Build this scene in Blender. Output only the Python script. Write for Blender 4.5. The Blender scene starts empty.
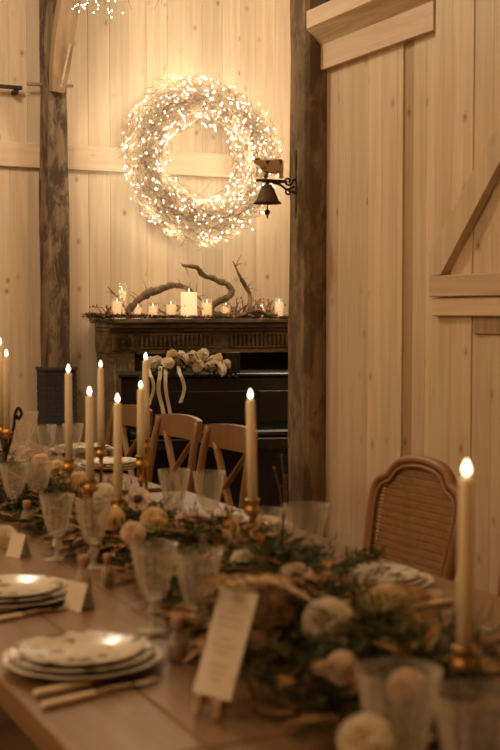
import bpy, math, random
from mathutils import Vector, Matrix
random.seed(7)
S = bpy.context.scene
C = S.collection
R_ = math.radians
PI = math.pi
# ------------------------------------------------------------------ camera
FPX, CX, CY, HCAM = 1250.0, 250.0, 375.0, 1.43
YAW = R_(25.45); PITCH = math.atan(65.0 / FPX)
cam = bpy.data.cameras.new('camera'); camo = bpy.data.objects.new('camera', cam); C.objects.link(camo)
camo.location = (0, 0, HCAM); camo.rotation_euler = (PI/2 - PITCH, 0, -YAW)
cam.sensor_fit = 'VERTICAL'; cam.sensor_height = 36; cam.sensor_width = 24; cam.lens = FPX/750*36
cam.clip_start = 0.05; cam.clip_end = 60
cam.dof.use_dof = True; cam.dof.focus_distance = 6.9; cam.dof.aperture_fstop = 3.7
S.camera = camo
# ------------------------------------------------------------------ world, lamps, exposure
w = bpy.data.worlds.new('world'); S.world = w; w.use_nodes = True
w.node_tree.nodes['Background'].inputs[0].default_value = (1, .72, .45, 1)
w.node_tree.nodes['Background'].inputs[1].default_value = .05
WARM = (1.0, .72, .40)
def lamp(x, y, z, e, r=.22, col=WARM):
    l = bpy.data.lights.new('unseen_lamp', 'POINT'); l.energy = e; l.color = col; l.shadow_soft_size = r
    o = bpy.data.objects.new('unseen_lamp', l); C.objects.link(o); o.location = (x, y, z); return o
LED = (1.0, .89, .68)
lamp(-2.1, 4.4, 2.9, 56, .35); lamp(-2.1, 1.2, 2.9, 40, .35); lamp(0.6, 2.6, 3.5, 29); lamp(1.2, 6.2, 3.65, 72, .22, LED); lamp(3.9, 6.5, 3.7, 54, .22, LED)  # unseen lamps; the left pair is added to light the walls head-on
S.view_settings.view_transform = 'Standard'; S.view_settings.look = 'None'
S.view_settings.exposure = 0.0; S.view_settings.gamma = 1.0; S.view_settings.use_curve_mapping = False
S.cycles.use_denoising = True; S.cycles.max_bounces = 10; S.cycles.transparent_max_bounces = 12
S.cycles.sample_clamp_indirect = 4; S.cycles.blur_glossy = 1.0
S.cycles.caustics_refractive = False; S.cycles.caustics_reflective = False

# ------------------------------------------------------------------ pixel -> ray helpers (world positions read off the photo)
_R = Vector((math.cos(YAW), -math.sin(YAW), 0))
_F = Vector((math.sin(YAW)*math.cos(PITCH), math.cos(YAW)*math.cos(PITCH), -math.sin(PITCH)))
_U = Vector((math.sin(YAW)*math.sin(PITCH), math.cos(YAW)*math.sin(PITCH), math.cos(PITCH)))
EYE = Vector((0, 0, HCAM))
def ray(px, py): return _F + _R*((px-CX)/FPX) - _U*((py-CY)/FPX)
def at_z(px, py, z): d = ray(px, py); return EYE + d*((z-HCAM)/d.z)
def at_y(px, py, y): d = ray(px, py); return EYE + d*(y/d.y)
def at_x(px, py, x): d = ray(px, py); return EYE + d*(x/d.x)

# ------------------------------------------------------------------ materials
def nmat(name):
    m = bpy.data.materials.new(name); m.use_nodes = True
    nt = m.node_tree; b = nt.nodes['Principled BSDF']; return m, nt, b
def N(nt, t, **kw):
    n = nt.nodes.new(t)
    for k, v in kw.items():
        if k in n.inputs: n.inputs[k].default_value = v
        else: setattr(n, k, v)
    return n
def ramp(nt, stops):
    n = nt.nodes.new('ShaderNodeValToRGB'); e = n.color_ramp.elements
    while len(e) < len(stops): e.new(.5)
    for i, (p, c) in enumerate(stops): e[i].position = p; e[i].color = (*c, 1) if len(c) == 3 else c
    return n
def plain(name, col, rough=.6, var=.12, scale=18, metal=0, **kw):
    m, nt, b = nmat(name)
    tc = N(nt, 'ShaderNodeTexCoord'); no = N(nt, 'ShaderNodeTexNoise', Scale=scale, Detail=4.0)
    nt.links.new(tc.outputs['Object'], no.inputs['Vector'])
    lo = tuple(c*(1-var) for c in col); hi = tuple(min(1, c*(1+var)) for c in col)
    r = ramp(nt, [(.3, lo), (.7, hi)]); nt.links.new(no.outputs['Fac'], r.inputs['Fac'])
    oi = N(nt, 'ShaderNodeObjectInfo'); hs = N(nt, 'ShaderNodeHueSaturation')
    mr = N(nt, 'ShaderNodeMapRange'); mr.inputs['To Min'].default_value = 1-var*.7; mr.inputs['To Max'].default_value = 1+var*.7
    nt.links.new(oi.outputs['Random'], mr.inputs['Value']); nt.links.new(mr.outputs[0], hs.inputs['Value'])
    nt.links.new(r.outputs['Color'], hs.inputs['Color']); nt.links.new(hs.outputs['Color'], b.inputs['Base Color'])
    b.inputs['Roughness'].default_value = rough; b.inputs['Metallic'].default_value = metal
    for k, v in kw.items(): b.inputs[k.replace('_', ' ')].default_value = v
    return m
def wood(name, base, dark, axis=2, rough=.55, grain=1.0, knots=.6, tint=.10, patch=None, bump=.15):
    m, nt, b = nmat(name); L = nt.links.new
    tc = N(nt, 'ShaderNodeTexCoord'); oi = N(nt, 'ShaderNodeObjectInfo')
    mul = N(nt, 'ShaderNodeVectorMath', operation='SCALE'); mul.inputs[0].default_value = (13.1, 7.7, 19.3); L(oi.outputs['Random'], mul.inputs['Scale'])
    add = N(nt, 'ShaderNodeVectorMath', operation='ADD'); L(tc.outputs['Object'], add.inputs[0]); L(mul.outputs[0], add.inputs[1])
    sc = [22.0, 22.0, 22.0]; sc[axis] = 1.1
    mp = N(nt, 'ShaderNodeMapping'); mp.inputs['Scale'].default_value = sc; L(add.outputs[0], mp.inputs['Vector'])
    n1 = N(nt, 'ShaderNodeTexNoise', Scale=1.0, Detail=5.0, Roughness=.6, Distortion=.6); L(mp.outputs[0], n1.inputs['Vector'])
    mid = tuple(x*(1-.45*grain)+y*.45*grain for x, y in zip(base, dark))
    r1 = ramp(nt, [(.36, mid), (.6, base)]); L(n1.outputs['Fac'], r1.inputs['Fac'])
    # knots
    sx = N(nt, 'ShaderNodeSeparateXYZ'); L(add.outputs[0], sx.inputs[0])
    oth = [q for q in (0, 1, 2) if q != axis]
    su = N(nt, 'ShaderNodeMath', operation='ADD'); L(sx.outputs[oth[0]], su.inputs[0]); L(sx.outputs[oth[1]], su.inputs[1])
    mu = N(nt, 'ShaderNodeMath', operation='MULTIPLY'); L(su.outputs[0], mu.inputs[0]); mu.inputs[1].default_value = 5.5
    mv = N(nt, 'ShaderNodeMath', operation='MULTIPLY'); L(sx.outputs[axis], mv.inputs[0]); mv.inputs[1].default_value = 4.1
    cb_ = N(nt, 'ShaderNodeCombineXYZ'); L(mu.outputs[0], cb_.inputs[0]); L(mv.outputs[0], cb_.inputs[1])
    vo = N(nt, 'ShaderNodeTexVoronoi', Scale=1.0, voronoi_dimensions='2D'); L(cb_.outputs[0], vo.inputs['Vector'])
    rk = ramp(nt, [(.025, (1, 1, 1)), (.06, (.45, .45, .45)), (.13, (0, 0, 0))]); L(vo.outputs['Distance'], rk.inputs['Fac'])
    gt = N(nt, 'ShaderNodeSeparateXYZ'); L(vo.outputs['Color'], gt.inputs[0])
    rg = ramp(nt, [(.45, (0, 0, 0)), (.95, (1, 1, 1))]); L(gt.outputs[0], rg.inputs['Fac'])
    k1_ = N(nt, 'ShaderNodeMath', operation='MULTIPLY'); L(rk.outputs['Color'], k1_.inputs[0]); L(rg.outputs['Color'], k1_.inputs[1])
    km = N(nt, 'ShaderNodeMath', operation='MULTIPLY'); km.inputs[1].default_value = knots; L(k1_.outputs[0], km.inputs[0])
    mx = N(nt, 'ShaderNodeMix', data_type='RGBA'); L(km.outputs[0], mx.inputs[0]); L(r1.outputs['Color'], mx.inputs[6]); mx.inputs[7].default_value = (*dark, 1)
    out = mx.outputs[2]
    if patch:
        sp = [6.0, 6.0, 6.0]; sp[axis] = 2.2
        m3 = N(nt, 'ShaderNodeMapping'); m3.inputs['Scale'].default_value = sp; L(add.outputs[0], m3.inputs['Vector'])
        n3 = N(nt, 'ShaderNodeTexNoise', Scale=1.6, Detail=6.0, Roughness=.7, Distortion=.4); L(m3.outputs[0], n3.inputs['Vector'])
        r3 = ramp(nt, [(.45, (0, 0, 0)), (.56, (1, 1, 1))]); L(n3.outputs['Fac'], r3.inputs['Fac'])
        mz = N(nt, 'ShaderNodeMix', data_type='RGBA'); L(r3.outputs['Color'], mz.inputs[0]); L(out, mz.inputs[6]); mz.inputs[7].default_value = (*patch, 1); out = mz.outputs[2]
    hs = N(nt, 'ShaderNodeHueSaturation'); mr = N(nt, 'ShaderNodeMapRange')
    mr.inputs['To Min'].default_value = 1-tint; mr.inputs['To Max'].default_value = 1+tint
    L(oi.outputs['Random'], mr.inputs['Value']); L(mr.outputs[0], hs.inputs['Value']); L(out, hs.inputs['Color'])
    L(hs.outputs['Color'], b.inputs['Base Color']); b.inputs['Roughness'].default_value = rough
    if bump:
        bp = N(nt, 'ShaderNodeBump', Strength=bump, Distance=.004); L(n1.outputs['Fac'], bp.inputs['Height']); L(bp.outputs[0], b.inputs['Normal'])
    return m
def emit(name, col, strength):
    m, nt, b = nmat(name); b.inputs['Base Color'].default_value = (*col, 1)
    b.inputs['Emission Color'].default_value = (*col, 1); b.inputs['Emission Strength'].default_value = strength; return m
def glassm(name, col=(1, 1, 1), rough=.03, ior=1.45):
    m, nt, b = nmat(name); b.inputs['Base Color'].default_value = (*col, 1); b.inputs['Transmission Weight'].default_value = 1
    b.inputs['Roughness'].default_value = rough; b.inputs['IOR'].default_value = ior; return m

M = {}
M['pine'] = wood('pine', (.74, .59, .41), (.30, .15, .06), 2, .5, .5, .9, .13)
M['pine_y'] = wood('pine_y', (.74, .57, .40), (.36, .19, .08), 1, .5, .6, .4)
M['pine_x'] = wood('pine_x', (.74, .56, .39), (.36, .19, .08), 0, .5, .5, .6)
M['pine_grain'] = wood('pine_grain', (.72, .55, .38), (.40, .22, .10), 1, .5, 1.5, .2)
M['pine_brown'] = wood('pine_brown', (.55, .38, .21), (.2, .09, .035), 2, .5, .5, .9)
M['timber'] = wood('timber', (.27, .185, .105), (.08, .05, .027), 2, .85, 1.0, .2, .05, (.12, .08, .045), .8)
M['timber_mottled'] = wood('timber_mottled', (.29, .20, .115), (.06, .038, .02), 2, .85, 1.0, .3, .05, (.075, .046, .024), .8)  # stronger mottling: slightly paler base, darker patches
M['brace'] = wood('brace', (.46, .31, .18), (.16, .09, .04), 2, .8, .9, .5, .05, None, .5)
M['table'] = wood('table', (.27, .165, .085), (.10, .05, .022), 1, .30, .8, .5, .12, None, .1)
M['floor'] = wood('floor', (.27, .16, .08), (.10, .055, .025), 1, .55, .8, .5, .15)
M['chair'] = wood('chair', (.25, .135, .052), (.13, .06, .02), 2, .38, .6, .1, .08, None, .1)
M['cane_wood'] = wood('cane_wood', (.31, .16, .065), (.16, .07, .025), 2, .4, .6, .1, .06, None, .1)
M['cane'] = plain('cane', (.33, .18, .08), .6, .15, 40)
M['mantel'] = wood('mantel', (.15, .108, .066), (.05, .033, .019), 0, .5, .9, .3, .15, (.25, .185, .11), .4)
M['black'] = plain('black', (.014, .012, .010), .25, .2, 5)
M['soot'] = plain('soot', (.012, .010, .008), .95, .4, 9)
M['wicker'] = plain('wicker', (.050, .047, .046), .7, .25, 60)
M['iron'] = plain('iron', (.045, .035, .028), .55, .3, 30, .6)
M['rust'] = plain('rust', (.10, .062, .036), .7, .35, 45, .4)
M['brass'] = plain('brass', (.60, .36, .13), .3, .12, 30, 1.0)
M['silver'] = plain('silver', (.72, .68, .62), .22, .06, 30, 1.0)
M['ivory'] = plain('ivory', (.78, .66, .46), .4, .06, 30)
M['wax'] = plain('wax', (.95, .86, .66), .4, .03, 8, 0, Subsurface_Weight=.6, Subsurface_Scale=.03)
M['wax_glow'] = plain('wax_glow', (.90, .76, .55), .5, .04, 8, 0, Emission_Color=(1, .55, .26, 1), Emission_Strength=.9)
M['flame'] = emit('flame', (1, .80, .50), 6)
M['flame_low'] = emit('flame_low', (1, .72, .40), 3)
M['bulb'] = emit('bulb', (1, .87, .66), 42)
def crystal(name, lo, hi):
    m, nt, b = nmat(name); L = nt.links.new
    b.inputs['Base Color'].default_value = (.86, .82, .76, 1); b.inputs['Roughness'].default_value = .11; b.inputs['IOR'].default_value = 2.0
    tr = N(nt, 'ShaderNodeBsdfTransparent'); tr.inputs[0].default_value = (.97, .95, .92, 1)
    lw = N(nt, 'ShaderNodeLayerWeight', Blend=.35); mr = N(nt, 'ShaderNodeMapRange'); mr.inputs['To Min'].default_value = lo; mr.inputs['To Max'].default_value = hi
    L(lw.outputs['Facing'], mr.inputs['Value']); mx = N(nt, 'ShaderNodeMixShader'); L(mr.outputs[0], mx.inputs[0]); L(tr.outputs[0], mx.inputs[1]); L(b.outputs[0], mx.inputs[2])
    L(mx.outputs[0], nt.nodes['Material Output'].inputs['Surface']); return m
M['glass'] = crystal('cut_crystal', .095, .70); M['glass_solid'] = crystal('solid_crystal', .28, .75)
M['votive'] = glassm('votive', (1, .9, .78), .12, 1.3)
M['porcelain'] = plain('porcelain', (.80, .75, .66), .22, .04, 6)
M['card'] = plain('card', (.86, .80, .72), .8, .02, 10)
M['ink'] = plain('ink', (.42, .36, .30), .9, .1, 10)
M['ribbon'] = plain('ribbon', (.75, .68, .56), .6, .08, 10)
M['cork'] = plain('cork', (.42, .23, .14), .8, .15, 60)
M['seed'] = plain('seed', (.04, .02, .018), .8, .3, 60)
M['leaf_dark'] = plain('leaf_dark', (.034, .046, .012), .75, .35, 12, 0, Specular_IOR_Level=.2)
M['leaf_olive'] = plain('leaf_olive', (.105, .10, .032), .75, .3, 12, 0, Specular_IOR_Level=.2)
M['leaf_amber'] = plain('leaf_amber', (.36, .21, .09), .75, .3, 12, 0, Specular_IOR_Level=.2)
M['leaf_rust'] = plain('leaf_rust', (.16, .07, .035), .75, .3, 12, 0, Specular_IOR_Level=.2)
M['leaf_tan'] = plain('leaf_tan', (.50, .35, .20), .75, .25, 12, 0, Specular_IOR_Level=.2)
M['moss'] = plain('moss', (.10, .075, .028), .9, .5, 40)
M['bark'] = wood('bark', (.30, .21, .125), (.09, .055, .03), 2, .9, 1.0, .2, .15, (.13, .10, .05), .6)
M['twig'] = plain('twig', (.19, .105, .055), .8, .3, 30)
M['hay'] = plain('hay', (.72, .60, .42), .75, .35, 30)
M['berry'] = plain('berry', (.36, .12, .06), .4, .25, 30)
M['plaster'] = plain('plaster', (.56, .42, .28), .8, .06, 3)
M['sheet'] = plain('sheet', (.10, .09, .075), .8, .15, 20)
def petal_mat(name, col):
    m = plain(name, col, .6, .06, 30); nt = m.node_tree; b = nt.nodes['Principled BSDF']
    tr = N(nt, 'ShaderNodeBsdfTranslucent'); tr.inputs[0].default_value = (*col, 1); mx = N(nt, 'ShaderNodeMixShader'); mx.inputs[0].default_value = .38
    nt.links.new(b.outputs[0], mx.inputs[1]); nt.links.new(tr.outputs[0], mx.inputs[2]); nt.links.new(mx.outputs[0], nt.nodes['Material Output'].inputs['Surface']); return m
M['rose'] = petal_mat('rose', (.96, .88, .74)); M['blush'] = petal_mat('blush', (.95, .78, .66)); M['butter'] = petal_mat('butter', (.93, .78, .50))
# floral print on plates
def printed():
    m, nt, b = nmat('printed_porcelain'); L = nt.links.new
    tc = N(nt, 'ShaderNodeTexCoord'); vo = N(nt, 'ShaderNodeTexVoronoi', Scale=20.0); L(tc.outputs['Object'], vo.inputs['Vector'])
    no = N(nt, 'ShaderNodeTexNoise', Scale=38.0, Detail=3.0); L(tc.outputs['Object'], no.inputs['Vector'])
    ad = N(nt, 'ShaderNodeMath', operation='ADD'); L(vo.outputs['Distance'], ad.inputs[0]); L(no.outputs['Fac'], ad.inputs[1])
    r = ramp(nt, [(.74, (.16, .15, .07)), (.84, (.40, .32, .20)), (.92, (.74, .68, .58))]); L(ad.outputs[0], r.inputs['Fac'])
    L(r.outputs['Color'], b.inputs['Base Color']); b.inputs['Roughness'].default_value = .2; return m
M['printed'] = printed()
def cowm():
    m, nt, b = nmat('painted_cow'); L = nt.links.new
    tc = N(nt, 'ShaderNodeTexCoord'); no = N(nt, 'ShaderNodeTexNoise', Scale=26.0, Detail=2.0); L(tc.outputs['Object'], no.inputs['Vector'])
    r = ramp(nt, [(.40, (.10, .055, .03)), (.46, (.55, .38, .22))]); L(no.outputs['Fac'], r.inputs['Fac'])
    L(r.outputs['Color'], b.inputs['Base Color']); b.inputs['Roughness'].default_value = .65; return m
M['cow'] = cowm()

# ------------------------------------------------------------------ mesh builder
class MB:
    def __init__(s): s.v = []; s.f = []; s.mi = []
    def _add(s, vs, fs, mi=0):
        o = len(s.v); s.v += [tuple(v) for v in vs]; s.f += [tuple(i+o for i in f) for f in fs]; s.mi += [mi]*len(fs); return s
    def box(s, x0, x1, y0, y1, z0, z1, bev=0, mi=0):
        if bev <= 0:
            v = [(x, y, z) for x in (x0, x1) for y in (y0, y1) for z in (z0, z1)]
            return s._add(v, [(0, 1, 3, 2), (4, 6, 7, 5), (0, 4, 5, 1), (2, 3, 7, 6), (0, 2, 6, 4), (1, 5, 7, 3)], mi)
        b = bev; vs = []; 
        X, Y, Z = (x0, x1), (y0, y1), (z0, z1); idx = {}
        for i in (0, 1):
            for j in (0, 1):
                for k in (0, 1):
                    sx, sy, sz = (1-2*i)*b, (1-2*j)*b, (1-2*k)*b
                    for a, p in enumerate(((X[i], Y[j]+sy, Z[k]+sz), (X[i]+sx, Y[j], Z[k]+sz), (X[i]+sx, Y[j]+sy, Z[k]))):
                        idx[(i, j, k, a)] = len(vs); vs.append(p)
        g = lambda i, j, k, a: idx[(i, j, k, a)]
        F = []
        for i in (0, 1):
            q = [g(i, 0, 0, 0), g(i, 1, 0, 0), g(i, 1, 1, 0), g(i, 0, 1, 0)]; F.append(q if i else q[::-1])
        for j in (0, 1):
            q = [g(0, j, 0, 1), g(0, j, 1, 1), g(1, j, 1, 1), g(1, j, 0, 1)]; F.append(q if j else q[::-1])
        for k in (0, 1):
            q = [g(0, 0, k, 2), g(1, 0, k, 2), g(1, 1, k, 2), g(0, 1, k, 2)]; F.append(q if k else q[::-1])
        for i in (0, 1):
            for j in (0, 1):
                q = [g(i, j, 0, 0), g(i, j, 1, 0), g(i, j, 1, 1), g(i, j, 0, 1)]; F.append(q if (i+j) % 2 else q[::-1])
        for i in (0, 1):
            for k in (0, 1):
                q = [g(i, 0, k, 0), g(i, 0, k, 2), g(i, 1, k, 2), g(i, 1, k, 0)]; F.append(q if (i+k) % 2 else q[::-1])
        for j in (0, 1):
            for k in (0, 1):
                q = [g(0, j, k, 1), g(1, j, k, 1), g(1, j, k, 2), g(0, j, k, 2)]; F.append(q if (j+k) % 2 else q[::-1])
        for i in (0, 1):
            for j in (0, 1):
                for k in (0, 1):
                    q = [g(i, j, k, 0), g(i, j, k, 1), g(i, j, k, 2)]; F.append(q if (i+j+k) % 2 else q[::-1])
        return s._add(vs, F, mi)
    def lathe(s, prof, n=20, cx=0, cy=0, cz=0, mi=0, mod=None):
        vs = []; fs = []
        for k, (r, z) in enumerate(prof):
            for i in range(n):
                a = 2*PI*i/n; rr = r*(mod(a, k) if mod else 1)
                vs.append((cx+rr*math.cos(a), cy+rr*math.sin(a), cz+z))
        for k in range(len(prof)-1):
            for i in range(n):
                j = (i+1) % n; fs.append((k*n+i, k*n+j, (k+1)*n+j, (k+1)*n+i))
        fs.append(tuple(range(n))[::-1]); fs.append(tuple(range((len(prof)-1)*n, len(prof)*n)))
        return s._add(vs, fs, mi)
    def tube(s, pts, rad, n=8, mi=0, sx=1.0, sy=1.0):
        pts = [Vector(p) for p in pts]; m = len(pts)
        if not isinstance(rad, (list, tuple)): rad = [rad]*m
        vs = []; fs = []; up = None
        for i, p in enumerate(pts):
            t = (pts[min(i+1, m-1)]-pts[max(i-1, 0)])
            if t.length < 1e-9: t = Vector((0, 0, 1))
            t.normalize()
            if up is None:
                up = Vector((0, 0, 1)) if abs(t.z) < .9 else Vector((0, 1, 0))
            a = t.cross(up)
            if a.length < 1e-6: a = t.cross(Vector((1, 0, 0)))
            a.normalize(); b = a.cross(t).normalized(); up = b
            for k in range(n):
                q = 2*PI*k/n + PI/n; vs.append(p + a*(math.cos(q)*rad[i]*sx) + b*(math.sin(q)*rad[i]*sy))
        for i in range(m-1):
            for k in range(n):
                j = (k+1) % n; fs.append((i*n+k, i*n+j, (i+1)*n+j, (i+1)*n+k))
        fs.append(tuple(range(n))[::-1]); fs.append(tuple(range((m-1)*n, m*n)))
        return s._add(vs, fs, mi)
    def prism(s, poly, fn, d0, d1, mi=0):      # poly in 2D, fn(u,v,d) -> xyz
        n = len(poly); vs = [fn(u, v, d0) for u, v in poly]+[fn(u, v, d1) for u, v in poly]
        fs = [tuple(range(n))[::-1], tuple(range(n, 2*n))]+[(i, (i+1) % n, n+(i+1) % n, n+i) for i in range(n)]
        return s._add(vs, fs, mi)
    def ball(s, c, r, n=6, m=4, mi=0, sz=1.0):
        vs = [(c[0], c[1], c[2]-r*sz)]
        for k in range(1, m):
            t = -PI/2+PI*k/m
            for i in range(n):
                a = 2*PI*i/n; vs.append((c[0]+r*math.cos(t)*math.cos(a), c[1]+r*math.cos(t)*math.sin(a), c[2]+r*sz*math.sin(t)))
        vs.append((c[0], c[1], c[2]+r*sz)); fs = [(0, 1+(i+1) % n, 1+i) for i in range(n)]
        for k in range(m-2):
            for i in range(n):
                j = (i+1) % n; fs.append((1+k*n+i, 1+k*n+j, 1+(k+1)*n+j, 1+(k+1)*n+i))
        l = len(vs)-1; o = 1+(m-2)*n
        fs += [(o+i, o+(i+1) % n, l) for i in range(n)]
        return s._add(vs, fs, mi)
    def leaf(s, p, d, nrm, L, W, mi=0, fold=.25, droop=.15):
        p = Vector(p); d = Vector(d).normalized(); sd = d.cross(Vector(nrm))
        if sd.length < 1e-5: sd = d.cross(Vector((1, 0, 0)))
        sd.normalize(); n = sd.cross(d).normalized()
        a = p; b1 = p+d*L*.33; b2 = p+d*L*.7-n*L*droop*.5; t = p+d*L-n*L*droop*1.2
        vs = [a, b1+sd*W*.5+n*W*fold, b1, b1-sd*W*.5+n*W*fold, b2+sd*W*.38+n*W*fold, b2, b2-sd*W*.38+n*W*fold, t]
        fs = [(0, 2, 1), (0, 3, 2), (1, 2, 5, 4), (2, 3, 6, 5), (4, 5, 7), (5, 6, 7)]
        return s._add(vs, fs, mi)
    def mesh(s, name, mats, smooth=False):
        me = bpy.data.meshes.new(name); me.from_pydata(s.v, [], s.f)
        if not isinstance(mats, (list, tuple)): mats = [mats]
        for m in mats: me.materials.append(M[m] if isinstance(m, str) else m)
        if len(mats) > 1: me.polygons.foreach_set('material_index', s.mi)
        if smooth: me.polygons.foreach_set('use_smooth', [True]*len(me.polygons))
        me.update(); return me
    def obj(s, name, mats, parent=None, smooth=False):
        return link(name, s.mesh(name, mats, smooth), parent)
def link(name, me, parent=None, loc=None, rot=None):
    o = bpy.data.objects.new(name, me); C.objects.link(o)
    if parent: o.parent = parent
    if loc is not None: o.location = loc
    if rot is not None: o.rotation_euler = rot
    return o
def tag(o, label, cat, group=None, kind=None):
    o['label'] = label; o['category'] = cat
    if group: o['group'] = group
    if kind: o['kind'] = kind
    return o
def thing(name, label, cat, loc=(0, 0, 0), rz=0, group=None, sc=1.0, parts=(), rot=None):
    o = bpy.data.objects.new(name, None); C.objects.link(o); o.empty_display_size = .05
    o.location = loc; o.rotation_euler = rot if rot else (0, 0, rz); o.scale = (sc, sc, sc)
    tag(o, label, cat, group)
    for p in parts: link(p[0], p[1], o, *(p[2:] if len(p) > 2 else ()))
    return o
def struct(o): o['kind'] = 'structure'; return o
def sbase(name, loc=(0, 0, 0)):
    o = bpy.data.objects.new(name, None); C.objects.link(o); o.location = loc; o['kind'] = 'structure'; return o
def U(a, b): return random.uniform(a, b)
def curve(pts, n=6):          # Catmull-Rom
    P = [Vector(p) for p in pts]; P = [P[0]*2-P[1]]+P+[P[-1]*2-P[-2]]; out = []
    for i in range(1, len(P)-2):
        for k in range(n):
            t = k/n; a, b, c, d = P[i-1], P[i], P[i+1], P[i+2]
            out.append(.5*((2*b)+(c-a)*t+(2*a-5*b+4*c-d)*t*t+(3*b-a-3*c+d)*t**3))
    out.append(P[-2]); return out
def lerp(a, b, t): return a+(b-a)*t

# ================================================================== SETTING
YB, XR, ZC = 8.2, 3.0, 3.9         # back wall, right wall, ceiling
XL, YF, XE = -2.6, -2.4, 6.4
# floor
fl = struct(MB().box(XL, XE, YF, YB+.3, -.12, -.022).obj('floor', 'floor'))
fm = MB().box(-.098, .098, -2.2, 2.2, -.021, 0, .004).mesh('floor_plank', 'floor')
for i in range(26):
    for k in range(2):
        link('plank', fm, fl, (-1.4+.2*i, .3+4.42*k+(i % 3)*.6-.6, 0))
# ceiling
ce = struct(MB().box(XL, XE, YF, YB+.3, ZC, ZC+.1).obj('ceiling', 'pine_y'))
# walls
wb = struct(MB().box(XL, XE, YB+.005, YB+.2, 0, ZC).obj('wall_back', 'pine'))
x = 1.0; wid = [.155, .10, .125, .165, .11, .14, .19, .12]; i = 0
pm = {}
def plank_mesh(wd, h, th, mat):
    k = (wd, h, th, mat)
    if k not in pm: pm[k] = MB().box(-wd/2+.0005, wd/2-.0005, -th, 0, 0, h, .0014).mesh('plank', mat)
    return pm[k]
while x < 5.6:
    wd = wid[(i*5+i//3) % 8]; i += 1
    link('plank', plank_mesh(wd, ZC-.01, .022+.0018*(i % 3), 'pine'), wb, (x+wd/2, YB+.003, 0)); x += wd
wr = struct(MB().box(XR+.005, XR+.2, YF, 5.58, 0, ZC).obj('wall_right', 'pine'))
y = 5.398; i = 0
seq = [.115, .13, .15, .12, .13, .045, .085, .10, .15, .13, .16, .12, .14]
while y > 1.2:
    wd = seq[i % 13]; dk = (i % 13 == 6); i += 1
    o = link('plank', plank_mesh(wd, ZC-.01, .02 if not dk else .012, 'pine_brown' if (dk and i < 10) else 'pine'), wr, (XR+.003, y-wd/2, 0), (0, 0, -PI/2)); y -= wd
struct(MB().box(XL-.2, XL, YF, YB+.3, 0, ZC).obj('wall_left', 'plaster'))
struct(MB().box(XL, XR, YF-.2, YF, 0, ZC).obj('wall_front', 'plaster'))
struct(MB().box(XE, XE+.2, 5.58, YB+.3, 0, ZC).obj('wall_far_right', 'plaster'))
struct(MB().box(XR+.2, XE, 5.5, 5.58, 0, ZC).obj('wall_behind_door', 'pine'))
# horizontal boards across the back wall
zr0 = at_y(20, 168, YB).z; zr1 = at_y(20, 143, YB).z
struct(MB().box(1.0, 2.335, YB-.056, YB-.026, zr0, zr1, .004).obj('trim_1', 'pine_x'))
struct(MB().box(2.49, 5.6, YB-.056, YB-.026, zr0, zr1, .004).obj('trim_2', 'pine_x'))
# moulded header over the plank wall: profile in (x, z)
t = sbase('trim_3', (XR, 5.4, 0))
def bev_y(u, v, d): return (u, d, v)
yA, yB = 0.0, -.975
MB().prism([(-.02, 2.594), (-.052, 2.594), (-.052, 2.712), (-.02, 2.712)], bev_y, yA, yB).obj('lower_board', 'pine_y', t)
MB().prism([(-.02, 2.712), (-.052, 2.712), (-.128, 2.786), (-.02, 2.786)], bev_y, yA, yB).obj('sloped_board', 'pine_grain', t)
MB().prism([(-.02, 2.786), (-.128, 2.786), (-.128, 2.868), (-.02, 2.868)], bev_y, yA, yB).obj('upper_board', 'pine_y', t)
# sliding iron hanger on top of the header
hb = at_x(323, 10, XR-.11)
tag(MB().box(-.012, .012, -.03, .03, 0, .22, .003).box(-.02, .03, -.05, .05, 0, .03, .003).obj('iron_hanger', 'iron'), 'small iron hanger bracket on top of pine header beam', 'bracket').location = (XR-.10, hb.y, 2.868)
# barn door on the right wall (frame + planks + rails + brace)
d = sbase('door_1', (XR, 4.42, 0)); XD = -.045
yy = 0.0; i = 0
for wd in (.13, .15, .13, .16, .14, .15, .13, .15, .16):
    MB().box(XD-.004*(i % 2), -.021, yy-wd+.0015, yy-.0015, .03, 3.6, .003).obj('plank', 'pine', d); yy -= wd; i += 1
YE = -1.30
MB().box(XD-.042, XD-.004, YE, -.03, 1.484, 1.572, .004).obj('rail', 'pine_y', d)
MB().box(XD-.030, XD-.004, YE, -.03, 1.405, 1.480, .004).obj('rail', 'pine_y', d)
MB().box(XD-.042, XD-.004, YE, -.03, 2.96, 3.06, .004).obj('rail', 'pine_y', d)
a0 = Vector((-.045, 1.575)); a1 = Vector((-1.2, 2.94)); dd = (a1-a0).normalized(); nn = Vector((-dd.y, dd.x))
# brace between the rails
e0 = at_x(441, 275, XR-.085); e1 = at_x(500, 163, XR-.085); sl = (e1.z-e0.z)/(e1.y-e0.y); ys = e0.y-4.42; ye = ys+(2.93-1.575)/sl
pl = [(a0.x+.012, 1.575), (ys, 1.575), (ye, 2.93), (ye+.13, 2.93), (a0.x+.012, 1.66)]
MB().prism(pl, lambda u, v, q: (q, u, v), XD-.005, XD-.044).obj('brace', 'pine', d)
lq = at_x(473, 325, XR+XD-.01).y-4.42; MB().box(XD-.014, XD-.004, YE, lq, 1.335, 1.403, .003).obj('shade_board', 'brace', d)  # thin darker board in place of the shade under the rails

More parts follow.
